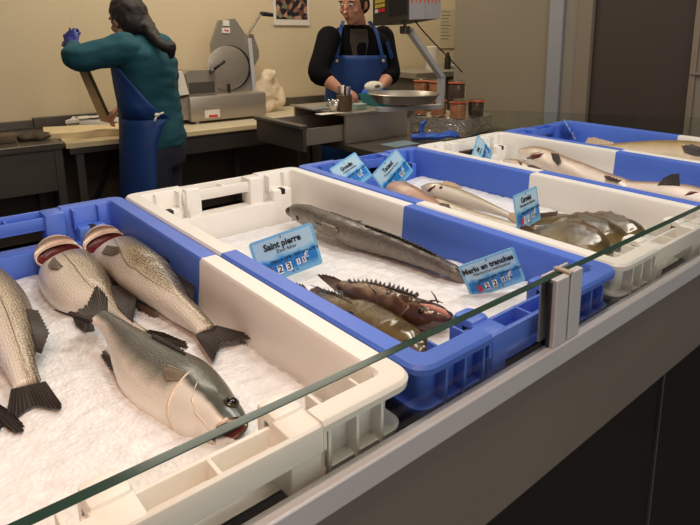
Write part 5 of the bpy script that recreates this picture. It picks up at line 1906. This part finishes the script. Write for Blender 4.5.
# ceiling rod that carries the head
rt = A0 + back * 0.5 + up
MB().tube([rt, V((rt.x, rt.y, 3.0))], 0.015, 12).build('ceiling_rod', M['steel'], hs, True)

# ------------------------------------------------------------------ wall papers
pt = thing('poster', 'framed dark poster with small colourful picture on the cream wall', 'poster', aty(291, 12, 4.13))
a, b = aty(273, -16, 4.13), aty(310, 25.5, 4.13)
MB().box((a.x, 4.135, b.z), (b.x, 4.149, a.z)).build('poster_sheet', M['white_card'], pt)
MB().box((a.x + 0.02, 4.1325, b.z + 0.045), (b.x - 0.02, 4.1345, a.z - 0.02)).build('poster_picture', M['poster_print'], pt)
nt_ = thing('wall_notice', 'paper notice hanging on the cream wall behind the scale cable', 'notice', aty(446, 30, 4.13))
a, b = aty(440.5, 8, 4.13), aty(452, 48, 4.13)
MB().box((a.x, 4.138, b.z), (b.x + 0.06, 4.149, a.z)).build('notice_sheet', mat('notice_paper', C(206, 190, 156), 0.7), nt_)
ln = MB()
for k in range(9):
    z = a.z - 0.03 - 0.032 * k
    ln.box((a.x + 0.02, 4.1368, z - 0.005), (a.x + 0.13 + 0.02 * math.sin(k * 2), 4.1375, z))
ln.build('printed_lines', M['grey_ink'], nt_)


# ------------------------------------------------------------------ people
def limb(mb, pts, rad, n=14, flat=1.0):
    pts = spline([V(p) for p in pts], 5)
    rr = [v.x for v in spline([V((r, 0, 0)) for r in rad], 5)]
    mb.tube(pts, rr, n, flat=flat)
    mb.ell(pts[0], (rr[0], 0, 0), (0, rr[0], 0), (0, 0, rr[0]), 12)
    mb.ell(pts[-1], (rr[-1], 0, 0), (0, rr[-1], 0), (0, 0, rr[-1]), 12)


def trunk(mb, secs, n=24):
    """secs: (centre, half width vector, half depth vector)"""
    C_ = spline([V(s[0]) for s in secs], 5)
    A_ = spline([V(s[1]) for s in secs], 5)
    B_ = spline([V(s[2]) for s in secs], 5)
    mb.loft([[c + a * math.cos(2 * PI * k / n) + b * math.sin(2 * PI * k / n) for k in range(n)] for c, a, b in zip(C_, A_, B_)])


def hand(mb, wrist, dirv, palm_n, curl=0.6, s=1.0, side=1):
    """palm and five fingers; dirv along the hand, palm_n out of the back of the hand"""
    d = V(dirv).normalized()
    nb = V(palm_n).normalized()
    w = d.cross(nb).normalized()
    nb = w.cross(d).normalized()
    pc = V(wrist) + d * 0.045 * s
    mb.ell(pc, w * 0.042 * s, nb * 0.017 * s, d * 0.052 * s, 14)
    mb.tube([V(wrist) - d * 0.02 * s, pc], [0.026 * s, 0.03 * s], 10, flat=0.75)
    for k, L_ in enumerate((0.066, 0.078, 0.074, 0.056)):
        b0 = pc + d * 0.040 * s + w * ((-0.030 + 0.020 * k) * s)
        c1 = curl
        b1 = b0 + (d * math.cos(c1) - nb * math.sin(c1)) * L_ * 0.5 * s
        b2 = b1 + (d * math.cos(c1 * 2.2) - nb * math.sin(c1 * 2.2)) * L_ * 0.32 * s
        b3 = b2 + (d * math.cos(c1 * 3) - nb * math.sin(c1 * 3)) * L_ * 0.25 * s
        mb.tube([b0 - d * 0.02 * s, b0, b1, b2, b3], [0.010 * s, 0.0098 * s, 0.009 * s, 0.0082 * s, 0.006 * s], 8)
    t0 = pc - d * 0.015 * s - w * side * 0.036 * s
    t1 = t0 - w * side * 0.026 * s + d * 0.020 * s - nb * 0.012 * s
    t2 = t1 + d * 0.026 * s - nb * 0.014 * s
    mb.tube([t0 + w * side * 0.015 * s, t0, t1, t2], [0.013 * s, 0.013 * s, 0.011 * s, 0.008 * s], 8)


def head(mb, c, f, up, s=1.0):
    f, up = V(f).normalized(), V(up).normalized()
    r = f.cross(up).normalized()
    up = r.cross(f).normalized()
    c = V(c)
    mb.ell(c + up * 0.022 * s, r * 0.076 * s, f * 0.096 * s, up * 0.098 * s, 24)
    mb.ell(c - up * 0.045 * s + f * 0.030 * s, r * 0.058 * s, f * 0.060 * s, up * 0.070 * s, 20)
    mb.ell(c - up * 0.098 * s + f * 0.062 * s, r * 0.026 * s, f * 0.022 * s, up * 0.018 * s, 12)      # chin
    mb.tube([c + up * 0.012 * s + f * 0.088 * s, c - up * 0.012 * s + f * 0.104 * s, c - up * 0.030 * s + f * 0.116 * s, c - up * 0.038 * s + f * 0.100 * s], [0.009 * s, 0.011 * s, 0.015 * s, 0.010 * s], 10)
    for sd in (-1, 1):
        mb.ell(c + r * sd * 0.077 * s - f * 0.008 * s - up * 0.008 * s, r * 0.010 * s, f * 0.020 * s, up * 0.033 * s, 12)    # ears
        mb.ell(c + r * sd * 0.034 * s + f * 0.083 * s + up * 0.032 * s, r * 0.028 * s, f * 0.012 * s, up * 0.008 * s, 10)    # brow
        mb.ell(c + r * sd * 0.042 * s + f * 0.066 * s - up * 0.028 * s, r * 0.024 * s, f * 0.020 * s, up * 0.022 * s, 10)    # cheek
    return r, up


def face_parts(parent, c, f, up, s=1.0):
    f, up = V(f).normalized(), V(up).normalized()
    r = f.cross(up).normalized()
    up = r.cross(f).normalized()
    c = V(c)
    for sd in (-1, 1):
        p = c + r * sd * 0.033 * s + f * 0.088 * s + up * 0.010 * s
        e = MB()
        e.ell(p, r * 0.013 * s, f * 0.007 * s, up * 0.007 * s, 12)
        e.ell(p + f * 0.004 * s, r * 0.006 * s, f * 0.005 * s, up * 0.006 * s, 10, 1)
        e.build('eye', [M['white_card'], M['eye_black']], parent, True)
        MB().tube([p + up * 0.018 * s - r * 0.016 * s, p + up * 0.022 * s + f * 0.004 * s, p + up * 0.018 * s + r * 0.016 * s], 0.004 * s, 8).build('eyebrow', M['hair'], parent, True)
    mth = c - up * 0.066 * s + f * 0.092 * s
    MB().tube([mth - r * 0.024 * s - f * 0.008 * s, mth, mth + r * 0.024 * s - f * 0.008 * s], [0.003 * s, 0.006 * s, 0.003 * s], 8).build('mouth', mat('lips', C(160, 90, 80), 0.5) if 'lips' not in bpy.data.materials else bpy.data.materials['lips'], parent, True)


Zv = V((0, 0, 1))
# ---- woman at the cutting boards
fw = V((-0.80, 0.60, 0)).normalized()
lw = V((-0.60, -0.80, 0)).normalized()            # her left, towards the camera
wo = thing('person', 'person with dark ponytail, teal sweater and blue apron holding a long knife', 'person', (1.17, 3.26, 0))
hip = V((1.155, 3.20, 0.93))
chest = aty(147, 66, 3.20)
shC = aty(140, 42, 3.22)
nk0 = aty(133, 34, 3.23)
hd0 = aty(128, 20, 3.235)
shL, elL, wrL = aty(124, 48, 3.10), aty(76, 58.5, 3.13), aty(74, 47, 3.27)
shR, elR, wrR = aty(160, 46, 3.34), aty(138, 84, 3.46), aty(124, 106, 3.56)
hpz = hip - fw * 0.02


def woman_trunk(mb, g=0.0):
    trunk(mb, [(hip + V((0, 0, -0.12 if g == 0 else -0.035)), lw * (0.165 + g * 1.9), fw * (0.125 + g * 1.7)),
               (hip + V((0, 0, 0 if g == 0 else 0.02)), lw * (0.175 + g), fw * (0.13 + g)),
               (hip + V((0, 0, 0.12)) - fw * 0.005, lw * (0.150 + g), fw * (0.115 + g)),
               (hip.lerp(chest, 0.65), lw * (0.155 + g), fw * (0.120 + g)),
               (chest, lw * (0.172 + g), fw * (0.130 + g)),
               (chest.lerp(shC, 0.6), lw * (0.180 + g), fw * (0.115 + g)),
               (shC + V((0, 0, 0.0)), lw * (0.14 + g), fw * (0.085 + g)),
               (shC + V((0, 0, 0.035)), lw * (0.07 + g), fw * (0.06 + g))])


def woman_legs(mb, g=0.0):
    for s in (-1, 1):
        h = hip + lw * 0.085 * s + V((0, 0, -0.06))
        k = V((hip.x, hip.y, 0.50)) + lw * 0.09 * s + fw * 0.02
        a = V((hip.x, hip.y, 0.09)) + lw * 0.09 * s - fw * 0.02
        limb(mb, [h, h.lerp(k, 0.5), k, k.lerp(a, 0.35), a], [0.092 + g, 0.078 + g, 0.058 + g, 0.054 + g, 0.040 + g])


body = MB()
woman_trunk(body)
woman_legs(body)
limb(body, [shC, nk0, hd0 - V((0, 0, 0.05))], [0.06, 0.052, 0.05])
WF = V((-0.22, 0.95, -0.28)).normalized()
hr, hu = head(body, hd0, WF, Zv + WF * 0.3, 0.95)
limb(body, [shL, shL.lerp(elL, 0.5), elL, elL.lerp(wrL, 0.5), wrL], [0.055, 0.046, 0.040, 0.036, 0.026])
limb(body, [shR, shR.lerp(elR, 0.5), elR, elR.lerp(wrR, 0.5), wrR], [0.055, 0.046, 0.040, 0.036, 0.026])
hand(body, wrR, V((-0.5, 0.5, -0.5)), V((0, 0, 1)), 0.6)
for s in (-1, 1):
    ft = V((hip.x, hip.y, 0.045)) + lw * 0.09 * s + fw * 0.05
    body.ell(ft, lw * 0.042, V((0, 0, 0.040)), fw * 0.12, 14)
blob(body, 'body', M['skin'], wo, 0.009, 4)
sw = MB()
woman_trunk(sw, 0.016)
limb(sw, [shL, shL.lerp(elL, 0.5) - V((0, 0, 0.006)), elL, elL.lerp(wrL, 0.5), elL.lerp(wrL, 0.80)], [0.078, 0.070, 0.060, 0.050, 0.042])
limb(sw, [shR, shR.lerp(elR, 0.5), elR, elR.lerp(wrR, 0.5), elR.lerp(wrR, 0.85)], [0.074, 0.066, 0.058, 0.050, 0.042])
swo = blob(sw, 'sweater', M['teal_knit'], wo, 0.009, 5)
for v in swo.data.vertices:
    v.co += v.normal * (noise.noise(v.co * 11 + V((3, 1, 4))) * 0.010 + noise.noise(V((v.co.x * 9, v.co.y * 9, v.co.z * 26))) * 0.007)
jn = MB()
woman_legs(jn, 0.016)
trunk(jn, [(hip + V((0, 0, -0.14)), lw * 0.175, fw * 0.135), (hip + V((0, 0, -0.04)), lw * 0.186, fw * 0.146), (hip + V((0, 0, 0.02)), lw * 0.178, fw * 0.136)])
blob(jn, 'jeans', M['jeans'], wo, 0.010, 3)
for s in (-1, 1):
    ft = V((hip.x, hip.y, 0.05)) + lw * 0.09 * s + fw * 0.05
    MB().ell(ft, lw * 0.052, V((0, 0, 0.050)), fw * 0.14, 16).build('shoe', M['black_rubber'], wo, True)
cl = MB()
cl.tube([nk0 + V((-0.005, 0, -0.012)), nk0 + V((0, 0, 0.026))], [0.072, 0.066], 20)
cl.build('collar', M['white_card'], wo, True)


def apron(name, rows, parent, matl, f, l, th=0.006):
    """rows: (centre, half width, half depth, angle from, angle to); angle 0 is the front, + towards the left side"""
    n = 28
    g = []
    for c, a, b, a0, a1 in rows:
        row = []
        for k in range(n):
            t = math.radians(a0 + (a1 - a0) * k / (n - 1))
            rip = 1 + 0.012 * math.sin(k * 1.3 + c.z * 9)
            row.append(V(c) + l * (a * math.sin(t) * rip) + f * (b * math.cos(t) * rip))
        g.append(row)
    rows_n = len(g)
    mb = MB()
    vs = [p for r in g for p in r]
    cen = [V(r[0]) for r in rows]
    vs2 = [p + (V((p.x, p.y, 0)) - V((cen[i].x, cen[i].y, 0))).normalized() * th for i, r in enumerate(g) for p in r]
    o2 = len(vs)
    fs = []
    for i in range(rows_n - 1):
        for k in range(n - 1):
            a = i * n + k
            fs += [[a, a + 1, a + n + 1, a + n], [o2 + a, o2 + a + n, o2 + a + n + 1, o2 + a + 1]]
    for seq in (list(range(n)), [(rows_n - 1) * n + k for k in range(n)], [i * n for i in range(rows_n)], [i * n + n - 1 for i in range(rows_n)]):
        for a, b in zip(seq, seq[1:]):
            fs.append([a, b, o2 + b, o2 + a])
    mb.add(vs + vs2, fs)
    return mb.build(name, matl, parent, True)


def mixc(t):
    return hip.lerp(chest, t)


wrows = []
for z, a, b, a0, a1 in ((0.36, 0.235, 0.20, -80, 100), (0.60, 0.225, 0.19, -84, 104), (0.80, 0.212, 0.172, -88, 108), (0.93, 0.206, 0.164, -92, 112), (1.02, 0.196, 0.154, -94, 126), (1.06, 0.190, 0.150, -96, 140)):
    c = hip.copy() if z < 0.95 else hip.lerp(chest, (z - 0.93) / (chest.z - 0.93))
    c.z = z
    wrows.append((c, a, b, a0, a1))
wap = apron('apron_skirt', wrows, wo, M['apron_blue'], fw, lw)
wrows = []
for z, a, b, a0, a1 in ((1.05, 0.192, 0.152, -96, 140), (1.12, 0.190, 0.153, -85, 112), (1.20, 0.192, 0.156, -70, 92), (1.30, 0.195, 0.158, -50, 62), (1.36, 0.195, 0.150, -40, 46)):
    c = hip.lerp(chest, (z - 0.93) / (chest.z - 0.93))
    c.z = z
    wrows.append((c, a, b, a0, a1))
apron('apron_bib', wrows, wo, M['apron_blue'], fw, lw)
kt = aty(157, 115, 3.0)
MB().ell(kt, (0.014, 0, 0), (0, 0.012, 0), (0, 0, 0.010), 10).tube([kt, kt + V((0.03, -0.01, 0.01))], 0.005, 8).tube([kt, kt + V((-0.02, -0.012, -0.03))], 0.005, 8).build('apron_knot', M['white_card'], wo, True)
# hair
hf = WF
ha = MB()
ha.ell(hd0 - hf * 0.020 + hu * 0.030, hr * 0.086, hf * 0.098, hu * 0.100, 24)
ha.ell(hd0 - hf * 0.05 - hu * 0.02, hr * 0.074, hf * 0.062, hu * 0.08, 20)
pt_ = [aty(141, 20, 3.19), aty(149, 30, 3.12), aty(156, 39, 3.07), aty(162, 45, 3.04), aty(169, 48, 3.02)]
ha.tube(spline(pt_, 5), [v.x for v in spline([V((r, 0, 0)) for r in (0.05, 0.038, 0.028, 0.024, 0.030)], 5)], 14)
ha.ell(aty(171, 48, 3.02), (0.028, 0, 0), (0, 0.028, 0), (0, 0, 0.036), 12)
ha.ell(aty(171.5, 54, 3.02), (0.018, 0, 0), (0, 0.018, 0), (0, 0, 0.028), 12)
hb = blob(ha, 'hair', M['hair'], wo, 0.007, 3)
for v in hb.data.vertices:
    v.co += noise.noise_vector(v.co * 34) * 0.006
face_parts(wo, hd0, hf, hu, 0.95)
# gloved left hand round the knife handle
gv = MB()
hdir = (aty(71, 38, 3.30) - wrL).normalized()
hand(gv, wrL, hdir, V((-0.75, -0.60, 0.1)), 1.25, 0.98, 1)
gv.tube([elL.lerp(wrL, 0.80), wrL], [0.040, 0.036], 12)
blob(gv, 'glove', M['glove_navy'], wo, 0.0045, 2)

# long knife
kf = thing('long_knife', 'long broad grey-brown blade held upright over the cutting boards', 'knife', aty(106, 121, 3.62))
ktop, kbot = aty(79, 60, 3.40), aty(105.5, 121.0, 3.66)
kd = (kbot - ktop).normalized()
kw = (RIGHT - kd * RIGHT.dot(kd)).normalized()
bld = MB()
tk = kd.cross(kw).normalized()
pl = [ktop - kw * 0.022, ktop + kw * 0.016, kbot + kw * 0.026, kbot + kw * 0.02 + kd * 0.01, kbot - kw * 0.026]
bld.prism([p - tk * 0.004 for p in pl], tk * 0.008)
bld.build('blade', mat('knife_blade', C(168, 152, 128), 0.35, 0.3, var=0.2, vscale=14), kf)
MB().prism([ktop + kw * 0.0165 - tk * 0.006, ktop + kw * 0.028 - tk * 0.006, kbot + kw * 0.037 - tk * 0.006, kbot + kw * 0.0265 - tk * 0.006], tk * 0.012).build('blade_spine', mat('spine_dark', C(58, 46, 38), 0.4, 0.4), kf)
MB().tube([aty(69.5, 28, 3.30), aty(75, 45, 3.34), ktop], [0.004, 0.010, 0.012], 10).build('handle', M['black_rubber'], kf, True)

# ---- man behind the cabinet
fm = V((-0.50, -0.86, 0)).normalized()
lm = Zv.cross(fm).normalized()                     # his left
if lm.x < 0:
    lm = -lm
mn = thing('person', 'person in black sweater and blue bib apron working behind the steel cabinet', 'person', (2.48, 3.28, 0))
mh_ = aty(356, 112, 3.24)
mhip = V((mh_.x, mh_.y, 0.97))
mch = aty(357, 58, 3.22)
msc = aty(356, 33, 3.21)
mnk = aty(357, 24, 3.19)
mhd = aty(354, 4, 3.13)
sR, eR, wR = aty(329, 38, 3.20), aty(318, 73, 3.08), aty(339, 89, 2.96)
sL, eL, wL = aty(383, 37, 3.20), aty(391, 73, 3.08), aty(380, 88.5, 2.96)


def man_trunk(mb, g=0.0):
    trunk(mb, [(mhip + V((0, 0, -0.12)), lm * (0.175 + g), fm * (0.125 + g)),
               (mhip, lm * (0.18 + g), fm * (0.125 + g)),
               (mhip.lerp(mch, 0.4), lm * (0.170 + g), fm * (0.12 + g)),
               (mch, lm * (0.20 + g), fm * (0.130 + g)),
               (mch.lerp(msc, 0.6), lm * (0.205 + g), fm * (0.115 + g)),
               (msc + V((0, 0, 0.005)), lm * (0.15 + g), fm * (0.085 + g)),
               (msc + V((0, 0, 0.045)), lm * (0.075 + g), fm * (0.065 + g))])


def man_legs(mb, g=0.0):
    for s in (-1, 1):
        h = mhip + lm * 0.09 * s + V((0, 0, -0.06))
        k = V((mhip.x, mhip.y, 0.52)) + lm * 0.10 * s + fm * 0.01
        a = V((mhip.x, mhip.y, 0.09)) + lm * 0.10 * s - fm * 0.02
        limb(mb, [h, h.lerp(k, 0.5), k, k.lerp(a, 0.35), a], [0.095 + g, 0.08 + g, 0.06 + g, 0.056 + g, 0.042 + g])


mhf = (fm + V((-0.85, 0.35, -0.30))).normalized()
body = MB()
man_trunk(body)
man_legs(body)
limb(body, [msc, mnk, mhd - V((0, 0, 0.06))], [0.068, 0.062, 0.058])
mr_, mu_ = head(body, mhd, mhf, Zv, 1.05)
limb(body, [sR, sR.lerp(eR, 0.5), eR, eR.lerp(wR, 0.5), wR], [0.062, 0.052, 0.046, 0.042, 0.030])
limb(body, [sL, sL.lerp(eL, 0.5), eL, eL.lerp(wL, 0.5), wL], [0.062, 0.052, 0.046, 0.042, 0.030])
hand(body, wR, (aty(352, 94, 2.90) - wR), V((0, -0.5, 0.9)), 0.5, 1.0, -1)
hand(body, wL, (aty(366, 91, 2.92) - wL), V((0, -0.3, 0.9)), 0.45, 1.0, 1)
for s in (-1, 1):
    ft = V((mhip.x, mhip.y, 0.045)) + lm * 0.10 * s + fm * 0.06
    body.ell(ft, lm * 0.045, V((0, 0, 0.042)), fm * 0.13, 14)
blob(body, 'body', M['skin'], mn, 0.009, 4)
face_parts(mn, mhd, mhf, mu_, 1.05)
sw = MB()
man_trunk(sw, 0.018)
limb(sw, [sR, sR.lerp(eR, 0.5), eR, eR.lerp(wR, 0.32)], [0.078, 0.070, 0.064, 0.054])
limb(sw, [sL, sL.lerp(eL, 0.5), eL, eL.lerp(wL, 0.32)], [0.078, 0.070, 0.064, 0.054])
blob(sw, 'sweater', M['black_knit'], mn, 0.009, 5)
MB().tube([mnk + V((0, 0, -0.055)), mnk + V((0, 0, -0.005))], [0.098, 0.084], 20).build('sweater_collar', M['black_knit'], mn, True)
# brown shirt front in the sweater's opening
vf = MB()
c_ = mch.lerp(msc, 0.55)
pv = [(-0.055, 0.10), (0.055, 0.10), (0.06, 0.02), (0.035, -0.10), (-0.035, -0.10), (-0.06, 0.02)]
vf.prism([c_ + lm * x + V((0, 0, z)) + fm * (0.128 - 0.2 * max(z, 0)) for x, z in pv], fm * 0.012)
vf.build('shirt_front', mat('shirt_brown', C(58, 48, 38), 0.8), mn)
tr_ = MB()
man_legs(tr_, 0.018)
trunk(tr_, [(mhip + V((0, 0, -0.14)), lm * 0.18, fm * 0.135), (mhip + V((0, 0, -0.02)), lm * 0.203, fm * 0.148), (mhip + V((0, 0, 0.05)), lm * 0.2, fm * 0.146)])
blob(tr_, 'trousers', M['jeans'], mn, 0.010, 3)
for s in (-1, 1):
    ft = V((mhip.x, mhip.y, 0.05)) + lm * 0.10 * s + fm * 0.06
    MB().ell(ft, lm * 0.055, V((0, 0, 0.050)), fm * 0.15, 16).build('shoe', M['black_rubber'], mn, True)
rows = []
bibz = aty(357, 55, 3.15).z
for z, a, b, a0, a1 in ((0.45, 0.24, 0.19, -95, 95), (0.75, 0.23, 0.18, -100, 100), (0.97, 0.215, 0.158, -105, 105), (1.08, 0.205, 0.156, -98, 98), (1.18, 0.215, 0.160, -72, 72), (bibz - 0.03, 0.225, 0.162, -52, 52), (bibz, 0.224, 0.162, -50, 50)):
    c = mhip.copy() if z < 0.98 else mhip.lerp(mch, (z - 0.97) / (mch.z - 0.97))
    c.z = z
    rows.append((c, a, b, a0, a1))
apron('apron', rows, mn, M['apron_blue'], fm, lm)
for s in (-1, 1):
    q = mch.lerp(msc, 0.3)
    q0 = mch + lm * 0.150 * s + fm * 0.135
    q0.z = bibz - 0.02
    q1 = msc + lm * 0.115 * s + fm * 0.105 + V((0, 0, 0.015))
    q2 = msc + lm * 0.085 * s + fm * 0.02 + V((0, 0, 0.075))
    pp = spline([q0, q0.lerp(q1, 0.5) + fm * 0.012, q1, q2], 5)
    stp = MB()
    for a, b in zip(pp, pp[1:]):
        d = (b - a)
        stp.obox((a + b) / 2, d * 0.55, d.cross(fm).normalized() * 0.011, d.cross(d.cross(fm)).normalized() * 0.003)
    stp.build('apron_strap', M['apron_blue'], mn)
    bt = q0 - V((0, 0, 0.015)) + fm * 0.022
    MB().lathe(bt, [(0.012, 0), (0.012, 0.004), (0.005, 0.005)], 14, axis=fm).build('apron_button', M['steel'], mn, True)
tl_ = mch + lm * 0.215 * 1 + fm * 0.135
tl_.z = bibz + 0.035
MB().obox(tl_ - lm * 0.02, V((0.022, 0, -0.052)), V((0.014, 0, 0.006)), fm * 0.004).build('strap_end', M['apron_blue'], mn)
hm = MB()
hm.ell(mhd - mhf * 0.018 + mu_ * 0.040, mr_ * 0.090, mhf * 0.102, mu_ * 0.098, 24)
hm.ell(mhd - mhf * 0.050 - mu_ * 0.01, mr_ * 0.084, mhf * 0.058, mu_ * 0.07, 18)
for s in (-1, 1):
    hm.tube([mhd + mr_ * s * 0.080 + mhf * 0.022 + mu_ * 0.03, mhd + mr_ * s * 0.076 + mhf * 0.022 - mu_ * 0.035], [0.014, 0.008], 8)
blob(hm, 'hair', M['hair'], mn, 0.008, 3)
gv = MB()
hand(gv, wL, (aty(366, 91, 2.92) - wL), V((0, -0.3, 0.9)), 0.45, 1.12, 1)
bg_ = blob(gv, 'glove', M['glove_blue'], mn, 0.0045, 2)
o = MB()
pk = aty(374, 86.5, 2.86)
o.ell(pk, (0.060, -0.02, 0), (0.01, 0.03, 0.02), (0, -0.012, 0.026), 18)
pk_o = thing('fish_packet', 'white packet held in the hands of the man in the apron', 'packet', pk)
o.build('wrapping', M['white_card'], pk_o, True)
MB().ell(pk + V((0.0, -0.032, 0.004)), (0.018, -0.004, 0), (0, 0.008, 0), (0.004, 0, 0.010), 12).build('packet_label', M['brown_pot'], pk_o, True)


# ------------------------------------------------------------------ lights
def area(name, loc, target, size, power, col, sy=None):
    l = bpy.data.lights.new(name, 'AREA')
    l.shape = 'RECTANGLE'
    l.size = size
    l.size_y = sy or size
    l.energy = power
    l.color = col
    o = bpy.data.objects.new(name, l)
    COL.objects.link(o)
    o.location = loc
    d = V(target) - V(loc)
    o.rotation_euler = d.to_track_quat('-Z', 'Y').to_euler()
    return o


area('counter_lamp', (0.10, 0.0, 2.6), (0.2, 0.8, 1.0), 0.35, 11.3, (1.0, 0.86, 0.73))
area('counter_lamp', (0.9, 0.7, 2.75), (0.7, 0.95, 1.0), 0.4, 9.5, (1.0, 0.97, 0.93))
area('counter_lamp', (1.9, 0.8, 2.75), (1.5, 0.9, 1.0), 0.5, 10.5, (1.0, 0.92, 0.84))
area('counter_lamp', (-0.25, 0.25, 1.95), (0.05, 0.5, 1.0), 0.2, 3.2, (1.0, 0.46, 0.26))
area('ceiling_lamp', (1.6, 3.0, 2.95), (1.6, 3.2, 0), 1.6, 32, (1.0, 0.90, 0.74), 0.5)
area('ceiling_lamp', (3.9, 3.4, 2.95), (3.9, 3.6, 0), 0.8, 14, (1.0, 0.90, 0.74), 0.5)
area('front_fill', (0.6, -2.4, 1.7), (1.2, 1.0, 1.0), 2.2, 36, (1.0, 0.96, 0.92))  # added fill light behind the camera, brightens the fascia, rail and crate fronts
w = bpy.data.worlds.new('world')
scene.world = w
w.use_nodes = True
bgk = w.node_tree.nodes['Background']
bgk.inputs['Color'].default_value = (1.0, 0.94, 0.86, 1)
bgk.inputs['Strength'].default_value = 0.09
scene.cycles.use_denoising = True
